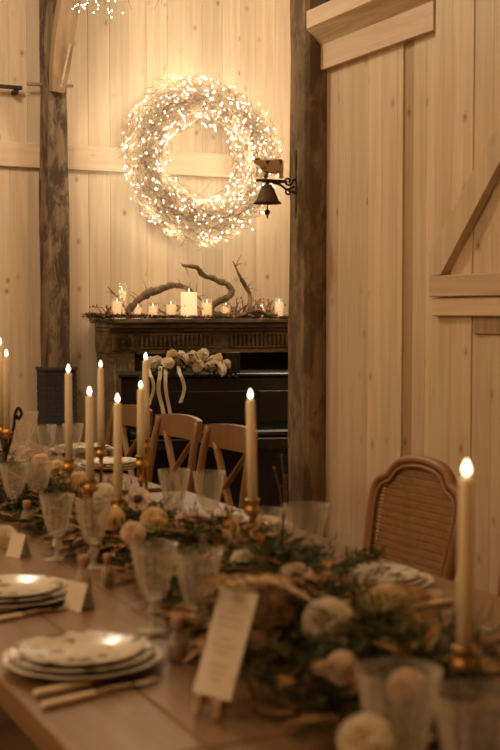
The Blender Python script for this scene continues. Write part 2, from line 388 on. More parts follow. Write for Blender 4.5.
# ================================================================== OLD TIMBER POSTS
def rough_post(x0, x1, y0, y1, z0, z1, seed, amp=.008, nseg=26):
    rnd = random.Random(seed); m = MB(); cx, cy = (x0+x1)/2, (y0+y1)/2; hx, hy = (x1-x0)/2, (y1-y0)/2
    ring = [(-1, -.8), (-.8, -1), (-.3, -1.0), (.3, -1.0), (.8, -1), (1, -.8), (1, .8), (.8, 1), (-.8, 1), (-1, .8), (-1, .3), (-1, -.3)]
    vs = []; n = len(ring); off = [rnd.uniform(-amp, amp) for _ in ring]
    for k in range(nseg+1):
        z = lerp(z0, z1, k/nseg)
        for j, (u, v) in enumerate(ring):
            off[j] = off[j]*.75+rnd.uniform(-amp, amp)*.6
            q = 1+off[j]/max(hx, hy)
            vs.append((u*hx*q, v*hy*q, z-z0))
    fs = [(k*n+j, k*n+(j+1) % n, (k+1)*n+(j+1) % n, (k+1)*n+j) for k in range(nseg) for j in range(n)]
    fs += [tuple(range(n))[::-1], tuple(range(nseg*n, (nseg+1)*n))]
    m._add(vs, fs); return m, (cx, cy, z0)
m, l = rough_post(2.874, 3.075, 5.402, 5.60, 0, ZC, 3, .005)
p1 = thing('timber_post', 'dark weathered square timber post carrying the cow bell', 'post', l); m.obj('shaft', 'timber', p1)
m, l = rough_post(2.333, 2.485, YB-.205, YB-.03, 0, ZC, 5, .008)
p2 = thing('timber_post', 'dark mottled timber post against plank wall with diagonal brace', 'post', l); m.obj('shaft', 'timber_mottled', p2)
b0 = at_y(57, 92, YB-.25)-Vector(l); b1 = at_y(64, 30, YB-.30)-Vector(l); b2 = at_y(73, -25, YB-.34)-Vector(l)
MB().tube(curve([b0, b1, b2, b2+(b2-b1)*.9]), [.05, .06, .068, .072, .074, .075, .077, .078, .078, .079, .08, .08, .08, .08, .08, .08, .08, .08, .08][:19], 4, 0, 1.15, .95).obj('brace', 'brace', p2)
s0 = at_y(61, 87, YB-.29)-Vector(l); s1 = at_y(70, 44, YB-.37)-Vector(l)
MB().tube([s0, s1], .008, 6).obj('thin_stick', 'hay', p2)
pg0 = at_y(27, 84, YB-.12)-Vector(l); pg1 = at_y(73, 86, YB-.12)-Vector(l)
MB().tube([pg0, pg1], .011, 6).obj('peg', 'brace', p2)
# woven sleeve round the foot of that post
zt = at_y(55, 371, YB-.25).z
m = MB(); hw = .105; nrow = 48; sxo, syo = 2.413-l[0], YB-.118-l[1]
for k in range(nrow):
    z0 = zt*k/nrow; g = .003 if k % 2 else 0
    for (ax0, ax1, ay0, ay1) in ((-hw+g, hw-g, -hw-.004+g, -hw+.010), (-hw-.004+g, -hw+.010, -hw+g, .088), (hw-.010, hw+.004-g, -hw+g, .088)):
        m.box(sxo+ax0, sxo+ax1, syo+ay0, syo+ay1, z0+.001, z0+zt/nrow-.001, .001)
sv = m.obj('woven_sleeve', 'wicker', p2); sv['kind'] = 'stuff'; sv['label'] = 'dark grey woven sleeve round the foot of the post'
for q in range(5):
    xx = sxo-hw+.03+q*(2*hw-.06)/4
    MB().box(xx-.003, xx+.003, syo-hw-.007, syo-hw-.003, 0, zt).obj('upright', 'wicker', sv)
m = MB()
for (a, b, c, d_) in ((-hw-.012, hw+.012, -hw-.014, -hw+.012), (-hw-.012, -hw+.01, -hw+.013, .088), (hw-.01, hw+.012, -hw+.013, .088)): m.box(sxo+a, sxo+b, syo+c, syo+d_, zt+.001, zt+.022, .003)
m.obj('rim', 'wicker', sv)
# iron track on the wall
k0 = at_y(-14, 88, YB-.10); k1 = at_y(22, 88, YB-.10)
tk = thing('iron_track', 'short black iron rail fixed to plank wall beside mottled post', 'rail', (k1.x, YB-.10, k1.z))
MB().box(-1.2, 0, -.012, .012, -.012, .012, .003).obj('bar', 'iron', tk)
MB().box(-.055, -.025, -.014, .072, -.040, -.013, .003).obj('bracket', 'iron', tk)

# ================================================================== COW BELL on the post
YC = 5.507
cb = at_y(297, 186, YC)
def P(u, v): return at_y(240+u*.18, 140+v*.18, YC)-Vector((2.882, YC, cb.z))
bell = thing('cow_bell', 'rusty iron bell with painted cow on scroll bracket on post', 'bell', (2.882, YC, cb.z))
top = at_y(297, 148, YC).z-cb.z; bot = at_y(297, 224, YC).z-cb.z
m = MB(); zz = [lerp(bot, top, k/10) for k in range(11)]
m.tube([(-.006, 0, z) for z in zz], [.004, .011, .014, .011, .010, .013, .010, .011, .014, .011, .004], 6, 0, .6, 1).obj('wall_plate', 'iron', bell)
cow = [(78, 110), (84, 100), (92, 104), (100, 99), (112, 110), (150, 113), (200, 107), (228, 108), (238, 120), (238, 165), (235, 190), (240, 214), (222, 214), (219, 182), (208, 172), (203, 190), (200, 186), (165, 184), (152, 190), (150, 214), (135, 214), (133, 182), (122, 160), (110, 142), (92, 134), (78, 124)]
MB().prism(cow, lambda u, v, q: P(u, v)+Vector((0, q, 0)), -.007, .007).obj('cow_figure', 'cow', bell)
m = MB().tube([P(92, 224), P(160, 222), P(235, 228), P(262, 236)], .006, 6); m.box(P(132, 0).x, P(242, 0).x, -.02, .02, P(0, 228).z, P(0, 212).z, .003)
m.obj('bracket_arm', 'iron', bell)
m = MB()
sp = [P(268+math.cos(a)*r, 228+math.sin(a)*r) for a, r in ((k*.42+.2, 26-k*1.15) for k in range(18))]
m.tube(sp, .005, 6); m.tube(curve([P(180, 235), P(225, 250), P(262, 275), P(300, 260)]), .006, 6)
sp = [P(270+math.cos(a)*r, 290+math.sin(a)*r) for a, r in ((-k*.45+4.2, 18-k*1.0) for k in range(14))]
m.tube(sp, .005, 6); m.tube([P(292, 225), P(325, 215)], .006, 6); m.tube([P(285, 285), P(322, 300)], .006, 6)
m.obj('scroll', 'iron', bell)
bc = P(152, 250); bb = P(152, 354); hB = bc.z-bb.z
m = MB().lathe([(.018, hB), (.026, hB*.98), (.040, hB*.6), (.056, hB*.18), (.072, 0.0), (.068, 0.002), (.052, hB*.18), (.035, hB*.6), (.012, hB*.9)], 20, bb.x, 0, bb.z)
bl = m.obj('bell_cup', 'rust', bell, True)
MB().tube([P(152, 222), P(152, 250)], .006, 6).ball(P(152, 240), .011).obj('hanger', 'iron', bell)
MB().tube([P(152, 300), P(152, 395)], .004, 6).ball(P(152, 402), .015, 8, 6).tube([P(152, 410), P(152, 440)], [.007, .002], 6).obj('clapper', 'iron', bell)

# ================================================================== FIREPLACE
fx0 = at_y(96, 340, 8.15).x; fx1 = fx0+1.66; YM = 7.9
zs = at_y(100, 319, 7.74).z; zf0 = at_y(124, 353, YM).z
fp = thing('fireplace', 'dark carved oak fireplace surround with rosettes and fluted frieze', 'fireplace', ((fx0+fx1)/2, YB-.03, 0))
ox = (fx0+fx1)/2; hwf = (fx1-fx0)/2; yo = YB-.03; F0 = YM-yo
MB().box(-hwf-.012, hwf+.05, F0-.16, 0, zs-.03, zs, .008).obj('shelf', 'mantel', fp)
MB().box(-hwf-.006, hwf+.035, F0-.10, 0, zs-.062, zs-.031, .008).box(-hwf-.003, hwf+.015, F0-.05, 0, zs-.085, zs-.063, .006).obj('cornice', 'mantel', fp)
MB().box(-hwf, hwf, F0, 0, zf0, zs-.086, .003).obj('frieze', 'mantel', fp)
MB().box(-hwf+.2, hwf-.2, F0-.022, F0-.001, zf0-.012, zf0+.016, .005).obj('moulding', 'mantel', fp)
zc0, zc1 = zf0+.025, zs-.10
for (u0, u1) in ((-hwf+.22, -.05), (.05, hwf-.22)):
    m = MB()
    n = 17
    for k in range(n):
        a = lerp(u0, u1, (k+.5)/n); m.box(a-.008, a+.008, F0-.024, F0-.001, zc0+.015, zc1-.015, .006)
    m.box(u0, u1, F0-.018, F0-.001, zc1-.012, zc1, .003).box(u0, u1, F0-.018, F0-.001, zc0, zc0+.012, .003)
    m.obj('fluted_panel', 'mantel', fp)
for sgn in (-1, 1):
    cx = sgn*(hwf-.10); 
    blk = MB().box(cx-.075, cx+.075, F0-.02, F0-.001, zc0-.01, zc1, .006).obj('rosette_block', 'mantel', fp)
    m = MB(); zc = (zc0-.01+zc1)/2; rr = (zc1-zc0)*.46
    for k in range(12):
        a = 2*PI*k/12; m.leaf((cx+.012*math.cos(a), F0-.026, zc+.012*math.sin(a)), (math.cos(a), 0, math.sin(a)), (0, -1, 0), rr, .024, 0, .9, -.02)
    m.ball((cx, F0-.024, zc), .016, 8, 6).obj('rosette', 'mantel', blk)
    pil = MB().box(cx-.09, cx+.09, F0, 0, .14, zf0-.001, .004).obj('pilaster', 'mantel', fp)
    m = MB()
    for k in range(4):
        a = cx-.054+.036*k; m.box(a-.010, a+.010, F0-.012, F0-.001, .22, zf0-.06, .005)
    m.obj('flute', 'mantel', pil)
    MB().box(cx-.10, cx+.10, F0-.02, 0, 0, .139, .006).obj('plinth', 'mantel', fp)
MB().box(-hwf+.195, hwf-.195, -.06, -.01, 0, zf0-.001).obj('firebox', 'soot', fp)
for a, b in ((-hwf+.193, -hwf+.24), (hwf-.24, hwf-.193)): MB().box(a, b, F0+.02, -.062, 0, zf0-.001).obj('firebox_cheek', 'soot', fp)
ZM = zs
# ================================================================== PIANO
pc = at_z(205, 377, 1.02)
pn = thing('upright_piano', 'black upright piano standing in front of the carved fireplace', 'piano', (0, 0, 0))
prz = R_(-16); 
Lp = .78
pn.rotation_euler = (0, 0, prz)
# local frame: +y back, front-top edge at y=0
fdir = Vector((math.cos(prz), math.sin(prz), 0))
org = at_z(121, 374, 1.055)+fdir*Lp; pn.location = (org.x, org.y, 0)
MB().box(-Lp, Lp, 0, .34, 0.05, 1.03, .006).obj('case', 'black', pn)
MB().box(-Lp-.015, Lp+.015, -.015, .355, 1.031, 1.055, .006).obj('lid', 'black', pn)
for sg in (-1, 1):
    MB().box(sg*Lp-.025, sg*Lp+.025, -.24, .0, 0, .76, .006).obj('cheek', 'black', pn)
MB().box(-Lp+.03, Lp-.03, -.24, -.002, .62, .69, .006).obj('key_bed', 'black', pn)
MB().box(-Lp+.03, Lp-.03, -.235, -.02, .691, .735, .012).obj('fallboard', 'black', pn)
MB().box(-Lp+.12, -.04, -.012, -.001, .76, .95, .004).box(.04, Lp-.12, -.012, -.001, .76, .95, .004).obj('front_panel', 'black', pn)
def on_piano(u, v, z): return Vector((org.x, org.y, 0))+fdir*u+Vector((-fdir.y, fdir.x, 0))*v+Vector((0, 0, z))
for (u, rz, lb) in ((-.18, .2, 'dim music sheet lying on the closed piano fallboard'),):
    o = MB().box(-.10, .10, -.07, .07, 0, .003).obj('music_sheet', 'sheet'); tag(o, lb, 'paper')
    o.location = on_piano(u, -.13, .7355); o.rotation_euler = (0, 0, prz+rz)
# small black frame on the lid
px_ = at_z(236, 374, 1.055)
fr = thing('black_frame', 'small black picture frame standing on piano lid beside bouquet', 'frame', (px_.x, px_.y+.05, 1.056), prz)
MB().box(-.045, .045, -.008, .008, 0, .125, .003).obj('frame', 'black', fr)
MB().box(-.012, .012, .009, .05, 0, .08, .003).obj('stand', 'black', fr)
MB().box(-.034, .034, -.0105, -.0082, .012, .113).obj('picture', 'soot', fr)

# ================================================================== FLOWERS (shared meshes)
def petal_patch(mb, base, out, up, L, W, cup, mi=0):
    out = Vector(out).normalized(); up = Vector(up).normalized(); sd = out.cross(up).normalized(); vs = []
    for i in range(5):
        t = i/4; wv = W*(.35+1.1*t-.75*t*t*t)
        c = Vector(base)+out*(L*t*(1-.25*cup*t))+up*(L*cup*(t**1.6))
        for j in (-1, -.4, .4, 1): vs.append(c+sd*(wv*.5*j)+up*(abs(j)**2*W*.16*(1-.3*t))-out*(0.12*L*abs(j)*t))
    fs = [(i*4+j, i*4+j+1, (i+1)*4+j+1, (i+1)*4+j) for i in range(4) for j in range(3)]
    mb._add(vs, fs, mi)
def rose_mesh(mat):
    m = MB()
    for ring, (n, L, W, cup, z) in enumerate(((7, .040, .044, .15, 0), (7, .035, .040, .42, .006), (6, .028, .032, .62, .012), (5, .020, .024, .85, .017), (3, .012, .017, .8, .024))):
        for k in range(n):
            a = 2*PI*(k+.5*ring)/n+ring*.3
            petal_patch(m, (.004*math.cos(a), .004*math.sin(a), z), (math.cos(a), math.sin(a), 0), (0, 0, 1), L, W, cup)
    return m.mesh('bloom', mat, True)
def calyx_mesh():
    m = MB().lathe([(.004, -.05), (.004, -.012), (.012, -.002), (.012, .004)], 8)
    for k in range(5):
        a = 2*PI*k/5; m.leaf((.008*math.cos(a), .008*math.sin(a), -.002), (math.cos(a), math.sin(a), -.25), (0, 0, 1), .03, .01)
    return m.mesh('calyx', 'leaf_olive')
def petal_mesh(mat):
    m = MB(); petal_patch(m, (.006, 0, 0), (1, 0, 0), (0, 0, 1), .036, .032, .28); return m.mesh('petal', mat, True)
def heart_mesh():
    m = MB().ball((0, 0, .006), .009, 8, 6, 0, .7)
    for k in range(18):
        a = 2*PI*k/18; m.tube([(.006*math.cos(a), .006*math.sin(a), .005), (.015*math.cos(a), .015*math.sin(a), .011)], .0013, 4)
    return m.mesh('seed_heart', 'seed')
FM = {k: rose_mesh(k) for k in ('rose', 'blush', 'butter')}
CAL = calyx_mesh(); PET = {k: petal_mesh(k) for k in ('rose', 'blush')}; HRT = heart_mesh()
def rose(loc, mat, label, sc=1.0, rot=(0, 0, 0), group=None):
    return thing('rose', label, 'flower', loc, 0, group, sc, [('bloom', FM[mat]), ('calyx', CAL)], rot)
def anemone(loc, mat, label, sc=1.0, rot=(0, 0, 0), group=None):
    t = thing('anemone', label, 'flower', loc, 0, group, sc, [('seed_heart', HRT), ('calyx', CAL)], rot)
    for k in range(8): link('petal', PET[mat], t, (0, 0, .001*(k % 2)), (0, 0, 2*PI*k/8))
    return t
# bouquet on the piano
bq0 = at_z(186, 379, 1.056)
bq = thing('bouquet', 'loose cream bouquet with trailing ribbons lying on the black piano', 'bouquet', (bq0.x, bq0.y+.10, 1.056), prz)
rb = random.Random(11)
for k in range(26):
    u = lerp(-.15, .25, (k % 13)/12)+rb.uniform(-.02, .02); zz = .04+.05*math.sin(PI*((k % 13)+.5)/13)+.02*(k//13)+rb.uniform(-.02, .03)
    o = link('bloom', FM['rose' if k % 4 else 'butter'], bq, (u, -.04+rb.uniform(-.05, .05), zz), (R_(60)+rb.uniform(-.4, .4), rb.uniform(-.4, .4), rb.uniform(0, 6)))
    s_ = rb.uniform(.75, 1.1); o.scale = (s_,)*3
m = MB()
for k in range(260):
    u = rb.uniform(-.18, .30); p = (u, rb.uniform(-.08, .09), rb.uniform(.005, .13*(1-abs(u)/.45)))
    m.leaf(p, (rb.uniform(-1, 1), rb.uniform(-1, .4), rb.uniform(-.2, 1)), (0, 0, 1), rb.uniform(.04, .08), rb.uniform(.012, .024), rb.randint(0, 1))
m.obj('foliage', ['leaf_olive', 'leaf_dark'], bq)['kind'] = 'stuff'
for (pxs, yend, wv) in ((150, 400, .018), (160, 412, .022), (167, 424, .02), (181, 398, .02)):
    m = MB(); q0 = at_z(pxs, 379, 1.056); q0 = q0-Vector(bq.location); q0.rotate(Matrix.Rotation(-prz, 3, 'Z'))
    z1 = HCAM-1.056-(yend-310)/FPX*7.1
    pts = []
    for k in range(11):
        t = k/10; pts.append(Vector((q0.x*(1) + .014*math.sin(t*5+pxs), -.128-.004*math.sin(t*7)-.004, lerp(.05, z1, t)+.0)))
    pts[0].y += .06; pts[0].z = .07; pts[1].y = -.125; pts[1].z = .028
    vs = []; 
    for p in pts: vs += [p+Vector((-wv/2, 0, 0)), p+Vector((wv/2, .003, 0))]
    m._add(vs, [(2*i, 2*i+1, 2*i+3, 2*i+2) for i in range(10)])
    m.obj('ribbon', 'ribbon', bq)

# ================================================================== WREATH
WC = at_y(202, 160, 8.02); kx = 8.85/FPX
WR, Wr = 57*kx, 20*kx
wreath = thing('wreath', 'large round wreath of pale dried twigs wrapped in glowing fairy lights', 'wreath', WC)
rw = random.Random(3)
def wpt(a, rr, phi):   # torus
    R2 = WR+rr*math.cos(phi); return Vector((R2*math.cos(a)*1.05, min(rr*math.sin(phi)*.85, .10), R2*math.sin(a)*1.03))
m = MB()
for k in range(13000):
    a = rw.uniform(0, 2*PI); rr = Wr*rw.uniform(.2, 1.08)*(1+.16*math.sin(3*a+1)+.10*math.sin(7*a)); phi = rw.uniform(0, 2*PI)
    p = wpt(a, rr, phi); tn = Vector((-math.sin(a), 0, math.cos(a)))*rw.choice((-1, 1, 1))
    dr = (tn+Vector((rw.uniform(-1, 1), rw.uniform(-.9, .3), rw.uniform(-1, 1)))*.8).normalized(); L = rw.uniform(.03, .10)+(.07 if rw.random() < .04 else 0)
    q = p+dr*L*.5+Vector((rw.uniform(-.01, .01), 0, rw.uniform(-.012, .012))); e = p+dr*L
    e.y = min(e.y, .12); q.y = min(q.y, .12)
    m.tube([p, q, e], [.0017, .0014, .0008], 3, rw.choice((0, 0, 0, 1, 2)))
m.obj('dried_twigs', ['hay', 'twig', 'leaf_tan'], wreath)['kind'] = 'stuff'
m = MB(); m.tube([(WR*math.cos(2*PI*k/36)*1.05, .02, WR*math.sin(2*PI*k/36)*1.03) for k in range(37)], .018, 6); m.obj('hoop', 'twig', wreath)
wires = MB(); pts = [wpt(2*PI*k/240, Wr*.98, k*.55) for k in range(241)]; wires.tube(pts, .0012, 3); wires.obj('light_wire', 'brass', wreath)
bulbm = MB().ball((0, 0, 0), .0027, 6, 4).mesh('bulb', 'bulb'); bulbb = MB().ball((0, 0, 0), .0044, 6, 4).mesh('bulb', 'bulb')
for k in range(300):
    a = 2*PI*k/300+rw.uniform(-.03, .03)
    if 3.6 < a < 4.9 and rw.random() < .55: a = rw.uniform(-1.2, 3.4)
    rr = Wr*rw.uniform(.45, 1.28); phi = rw.uniform(PI*.8, PI*2.2)
    link('bulb', bulbb if k % 4 == 0 else bulbm, wreath, wpt(a, rr, phi))
m = MB()
for k in range(330):
    a = rw.uniform(0, 2*PI); m.ball(wpt(a, Wr*rw.uniform(.6, 1.25), rw.uniform(0, 2*PI)), .0025, 5, 3)
m.obj('back_bulbs', 'bulb', wreath)['kind'] = 'stuff'
for k in range(42):
    l_ = bpy.data.lights.new('fairy_light_glow', 'POINT'); l_.energy = .5; l_.color = (1, .85, .62); l_.shadow_soft_size = .012
    o = bpy.data.objects.new('fairy_light_glow', l_); C.objects.link(o); o.location = WC+wpt(2*PI*(k+.3)/42, Wr*(1.3 if k % 2 else 1.1), PI*(1.9 if k % 3 else 1.25))+Vector((0, -.035, 0))
# hanging lit branch above
gb = at_y(98, -13, 7.3)
g = thing('lit_branch', 'fairy-lit bare branch hanging from above beside mottled timber post', 'branch', gb)
m = MB(); m.tube([(-.35, 0, .10), (-.1, .02, .03), (.2, 0, .05), (.5, 0, .12)], [.012, .01, .008, .005], 6); m.tube([(0, 0, .04), (0, 0, ZC-gb.z)], .003, 4)
for k in range(60):
    u = rw.uniform(-.3, .45); m.tube([(u, 0, .05), (u+rw.uniform(-.08, .08), rw.uniform(-.08, .08), rw.uniform(-.12, .14))], [.002, .001], 3)
m.obj('twigs', 'twig', g)
for k in range(46):
    link('bulb', bulbm, g, (rw.uniform(-.16, .20), rw.uniform(-.08, .08), rw.uniform(-.155, .06)))

# ================================================================== MANTEL DECORATION
YV = 7.85
def votive(px, h, wpx, label, dy=0.0, lit=True):
    h *= 1.25; p = at_y(px, 318, YV+dy); r = wpx*.5*8.35/FPX
    t = thing('votive_candle', label, 'candle', (p.x, YV+dy, ZM), 0, 'glowing candles along the mantel shelf')
    MB().lathe([(r, 0), (r*1.06, .002), (r*1.06, h*1.15), (r*1.01, h*1.15), (r*1.01, .003)], 18).obj('glass_cup', 'glass', t, True)
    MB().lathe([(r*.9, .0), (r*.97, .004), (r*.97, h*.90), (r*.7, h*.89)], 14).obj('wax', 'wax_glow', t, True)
    MB().lathe([(.001, h*.9), (.004, h*.9+.005), (.0045, h*.9+.010), (.0025, h*.9+.018), (.0006, h*.9+.025)], 8).obj('flame', 'flame_low', t, True)
votive(117, .10, 10.5, 'glowing votive candle at the mossy end of the mantel')
votive(122, .165, 9, 'taller glass candle behind the votive at the mossy mantel end', .08)
votive(138, .07, 9, 'low glowing votive under the start of the arched driftwood', .06)
votive(153, .075, 10, 'low glowing votive under the arched driftwood branch', .03)
votive(171, .085, 10, 'glowing votive just before the thick pillar candle')
votive(207, .095, 10.5, 'glowing votive between pillar candle and S-shaped driftwood')
votive(226, .08, 9, 'small votive behind the S-shaped driftwood', .08)
votive(262, .07, 9, 'low votive behind the berry twigs', .08)
votive(279, .10, 9.5, 'glowing votive candle on mantel beside dark timber post')
p = at_y(189, 318, YV)
t = thing('pillar_candle', 'thick cream pillar candle glowing among driftwood on the mantel', 'candle', (p.x, YV, ZM)); r = 8.3*8.35/FPX
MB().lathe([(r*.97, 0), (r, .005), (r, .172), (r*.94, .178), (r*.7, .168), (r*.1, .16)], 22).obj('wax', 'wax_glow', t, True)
MB().tube([(0, 0, .158), (0, 0, .176)], .0015, 5).obj('wick', 'seed', t)
MB().lathe([(.001, .172), (.005, .178), (.0055, .186), (.003, .198), (.0006, .207)], 8).obj('flame', 'flame_low', t, True)
def branch(name, label, pix, rads, y, cat='branch', twigs=0, seed=1, mat='bark', mi2='twig'):
    rr = random.Random(seed); o0 = at_y(pix[0][0], 318, y); base = Vector((o0.x, y, ZM))
    t = thing(name, label, cat, base)
    P3 = [at_y(a, b, y+(c if False else 0))-base+Vector((rr.uniform(-.010, .010), rr.uniform(-.03, .03), rr.uniform(-.010, .010))) for (a, b, *c) in pix]
    cv = curve(P3, 6); n = len(cv); rad = []
    for i in range(n):
        f = i/(n-1)*(len(rads)-1); k = min(int(f), len(rads)-2); rad.append(lerp(rads[k], rads[k+1], f-k)*rr.uniform(.78, 1.2))
    for q, r in zip(cv, rad): q += Vector((rr.uniform(-1, 1), rr.uniform(-1, 1), rr.uniform(-1, 1)))*r*.22; q.z = max(q.z, r+.001)
    MB().tube(cv, rad, 9).obj('limb', mat, t, True)
    if twigs:
        m = MB()
        for k in range(twigs):
            i = rr.randrange(3, n-1); p = cv[i]; dv = Vector((rr.uniform(-1, 1), rr.uniform(-.6, .4), rr.uniform(-.2, 1))).normalized()
            L = rr.uniform(.03, .09); q = p+dv*L; m.tube([p, p+dv*L*.6+Vector((0, 0, .008)), q], [.003, .002, .001], 4)
        m.obj('side_twigs', mi2, t)['kind'] = 'stuff'
    return t
branch('driftwood_branch', 'arched mossy driftwood branch rising between the low votives', [(127, 314), (134, 307), (144, 295), (158, 289), (175, 286), (190, 290), (201, 299)], [.020, .024, .026, .024, .020, .014, .006], 7.88, twigs=24, seed=2)
branch('driftwood_branch', 'S-shaped grey driftwood branch with a long upswept tip', [(246, 317), (232, 316), (216, 313), (216, 304), (227, 298), (233, 290), (224, 283), (205, 275), (196, 269), (183, 266)], [.018, .020, .022, .022, .020, .020, .021, .020, .016, .008], 7.85, twigs=8, seed=3)
branch('driftwood_branch', 'slim dark upright driftwood branch with a forked tip', [(258, 316), (250, 308), (249, 294), (245, 283), (239, 275), (233, 262)], [.014, .015, .016, .014, .011, .004], 7.80, twigs=10, seed=4)
branch('driftwood_branch', 'thin bare twig leaning up from the mossy mantel end', [(128, 314), (120, 303), (109, 288)], [.005, .004, .003], 7.82, twigs=6, seed=5, mat='twig')
branch('driftwood_branch', 'low grey driftwood lying beside the votive near timber post', [(240, 316), (254, 311), (266, 313), (276, 316)], [.010, .014, .016, .008], 7.79, twigs=10, seed=6)
BERRY = MB().ball((0, 0, 0), .0072, 6, 4).mesh('berry', 'berry', True)
def berry_twig(label, x0, x1, seed, n=12, h=.14):
    rr = random.Random(seed); b = at_y((x0+x1)/2, 318, 7.90); base = Vector((b.x, 7.90, ZM)); t = thing('berry_twig', label, 'twig', base)
    half = (x1-x0)/2*8.4/FPX*1.1; m = MB(); mb = MB()
    for k in range(n):
        p = Vector((rr.uniform(-half*.4, half*.4), rr.uniform(-.03, .05), .012)); pts = [p]; dv = Vector((rr.uniform(-1, 1), rr.uniform(-.3, .2), rr.uniform(.2, .9))).normalized()
        for s in range(4):
            dv = (dv+Vector((rr.uniform(-.6, .6), rr.uniform(-.4, .4), rr.uniform(-.5, .4)))).normalized(); p = p+dv*rr.uniform(.03, .05)
            p.x = max(-half, min(half, p.x)); p.z = max(.008, min(h, p.z)); pts.append(p.copy())
            if rr.random() < .7: link('berry', BERRY, t, p+Vector((rr.uniform(-.012, .012), -.004, rr.uniform(-.008, .012))))
        m.tube(pts, [.004, .0035, .003, .0025, .0015], 4)
    m.obj('stems', 'twig', t)
berry_twig('tangle of red-berried twigs around the S-shaped driftwood', 218, 264, 21, 20, .15)
berry_twig('spray of fine curling berry twigs by the timber post votive', 246, 284, 22, 18, .13)
berry_twig('red berry twigs between arched driftwood and pillar candle', 158, 184, 23, 10, .09)
berry_twig('berry twigs lying around the votive at the mossy mantel end', 94, 124, 24, 12, .08)
berry_twig('berry twigs beside the votive next to pillar candle', 196, 216, 25, 8, .07)
m = MB(); rr = random.Random(31); 
mo = Vector((at_y(95, 318, 7.76).x, 7.76, ZM))
for k in range(2600):
    u = rr.random()**1.4*1.5; e = max(.25, 1-u*.75)
    p = Vector((u-.05, rr.uniform(-.03, .10), rr.uniform(0.002, .032*e*e)))
    if u < .10 and rr.random() < .5: p.y = -.045+rr.uniform(-.01, .01); p.z = rr.uniform(-.03, .02)
    if p.y < -.018: p.z = p.z
    m.leaf(p, (rr.uniform(-1, 1), rr.uniform(-1, .5), rr.uniform(-.1, .9)), (0, 0, 1), rr.uniform(.015, .035), rr.uniform(.005, .012), rr.choice((0, 0, 0, 1, 2)))
o = m.obj('moss_strand', ['moss', 'leaf_olive', 'leaf_tan']); o.location = mo; tag(o, 'shaggy brown-green moss strewn along the mantel shelf', 'moss', None, 'stuff')

# ================================================================== TABLES
ZT = .75
def table(y0, y1, x0, x1, label):
    t = thing('dining_table', label, 'table', ((x0+x1)/2, (y0+y1)/2, 0)); hx, hy = (x1-x0)/2, (y1-y0)/2
    n = 6; wv = 2*hx/n
    pmh = MB().box(-wv/2+.0012, wv/2-.0012, -hy, hy, ZT-.045, ZT, .003).mesh('plank', 'table')
    for k in range(n): link('plank', pmh, t, (-hx+wv*(k+.5), 0, 0))
    MB().box(-hx+.06, -hx+.09, -hy+.06, hy-.06, ZT-.13, ZT-.046, .003).box(hx-.09, hx-.06, -hy+.06, hy-.06, ZT-.13, ZT-.046, .003).box(-hx+.09, hx-.09, -hy+.06, -hy+.09, ZT-.13, ZT-.046, .003).box(-hx+.09, hx-.09, hy-.09, hy-.06, ZT-.13, ZT-.046, .003).obj('apron', 'table', t)
    lm = MB().box(-.04, .04, -.04, .04, 0, ZT-.046, .006).mesh('leg', 'table')
    for sx in (-1, 1):
        for sy in (-1, 1): link('leg', lm, t, (sx*(hx-.14), sy*(hy-.14), 0))
    return t
table(1.757, 4.34, .56, 1.80, 'long brown plank table under the printed plates and menu easel')
table(4.45, 6.75, .54, 1.76, 'farther brown plank table end to end, nearer the fireplace')
table(-.6, 1.752, .56, 1.80, 'end plank table joined on the side away from fireplace')

# ================================================================== CHAIRS
def crossback():
    parts = []
    # local: seat faces -x (front), back at +x; origin on floor below back
    for s in (-1, 1):
        pts = curve([(.03, s*.20, 0), (0, s*.205, .45), (.035, s*.20, .75), (.065, s*.19, .885)], 5)
        parts.append(('leg', MB().tube(pts, [.017]*len(pts), 8).mesh('rear_leg', 'chair', True)))
        parts.append(('leg', MB().tube([(-.42, s*.20, 0), (-.40, s*.20, .44)], [.015, .019], 8).mesh('front_leg', 'chair', True)))
    m = MB(); vs = []; n = 12
    for k in range(n+1):
        t = k/n*2-1; bow = .035*(1-t*t)
        for (dx, z) in ((-.010, .80), (.014, .80), (.020, .895+.012*(1-t*t)), (-.004, .895+.012*(1-t*t))):
            vs.append((.055+bow+dx, t*.215, z))
    fs = [(k*4+j, k*4+(j+1) % 4, (k+1)*4+(j+1) % 4, (k+1)*4+j) for k in range(n) for j in range(4)]+[(3, 2, 1, 0), tuple(n*4+j for j in range(4))]
    m._add(vs, fs); parts.append(('top_rail', m.mesh('top_rail', 'chair')))
    for s in (-1, 1):
        pts = curve([(.012, s*.155, .47), (.045, s*.0, .645+.01*s), (.075, -s*.15, .82)], 6)
        parts.append(('cross_slat', MB().tube(pts, .017, 8, 0, 1.0, .55).mesh('cross_slat', 'chair', True)))
    parts.append(('seat', MB().box(-.44, .02, -.215, .215, .435, .468, .012).mesh('seat', 'cane')))
    parts.append(('seat_rail', MB().box(-.43, .005, -.205, .205, .395, .434, .006).mesh('seat_rail', 'chair')))
    for s in (-1, 1): parts.append(('stretcher', MB().tube([(-.41, s*.2, .18), (.02, s*.203, .18)], .010, 6).mesh('stretcher', 'chair')))
    return parts
CB = crossback()
XCH = 2.16
thing('crossback_chair', 'honey wooden cross-back chair on the side nearest cane chair', 'chair', (XCH, 4.87, 0), R_(4), 'cross-back chairs', 1.03, CB)
thing('crossback_chair', 'middle honey wooden cross-back chair in the row facing the piano', 'chair', (XCH, 5.46, 0), R_(5), 'cross-back chairs', 1.03, CB)
thing('crossback_chair', 'honey wooden cross-back chair behind the paired tapers, farthest in row', 'chair', (XCH, 6.10, 0), R_(6), 'cross-back chairs', 1.03, CB)
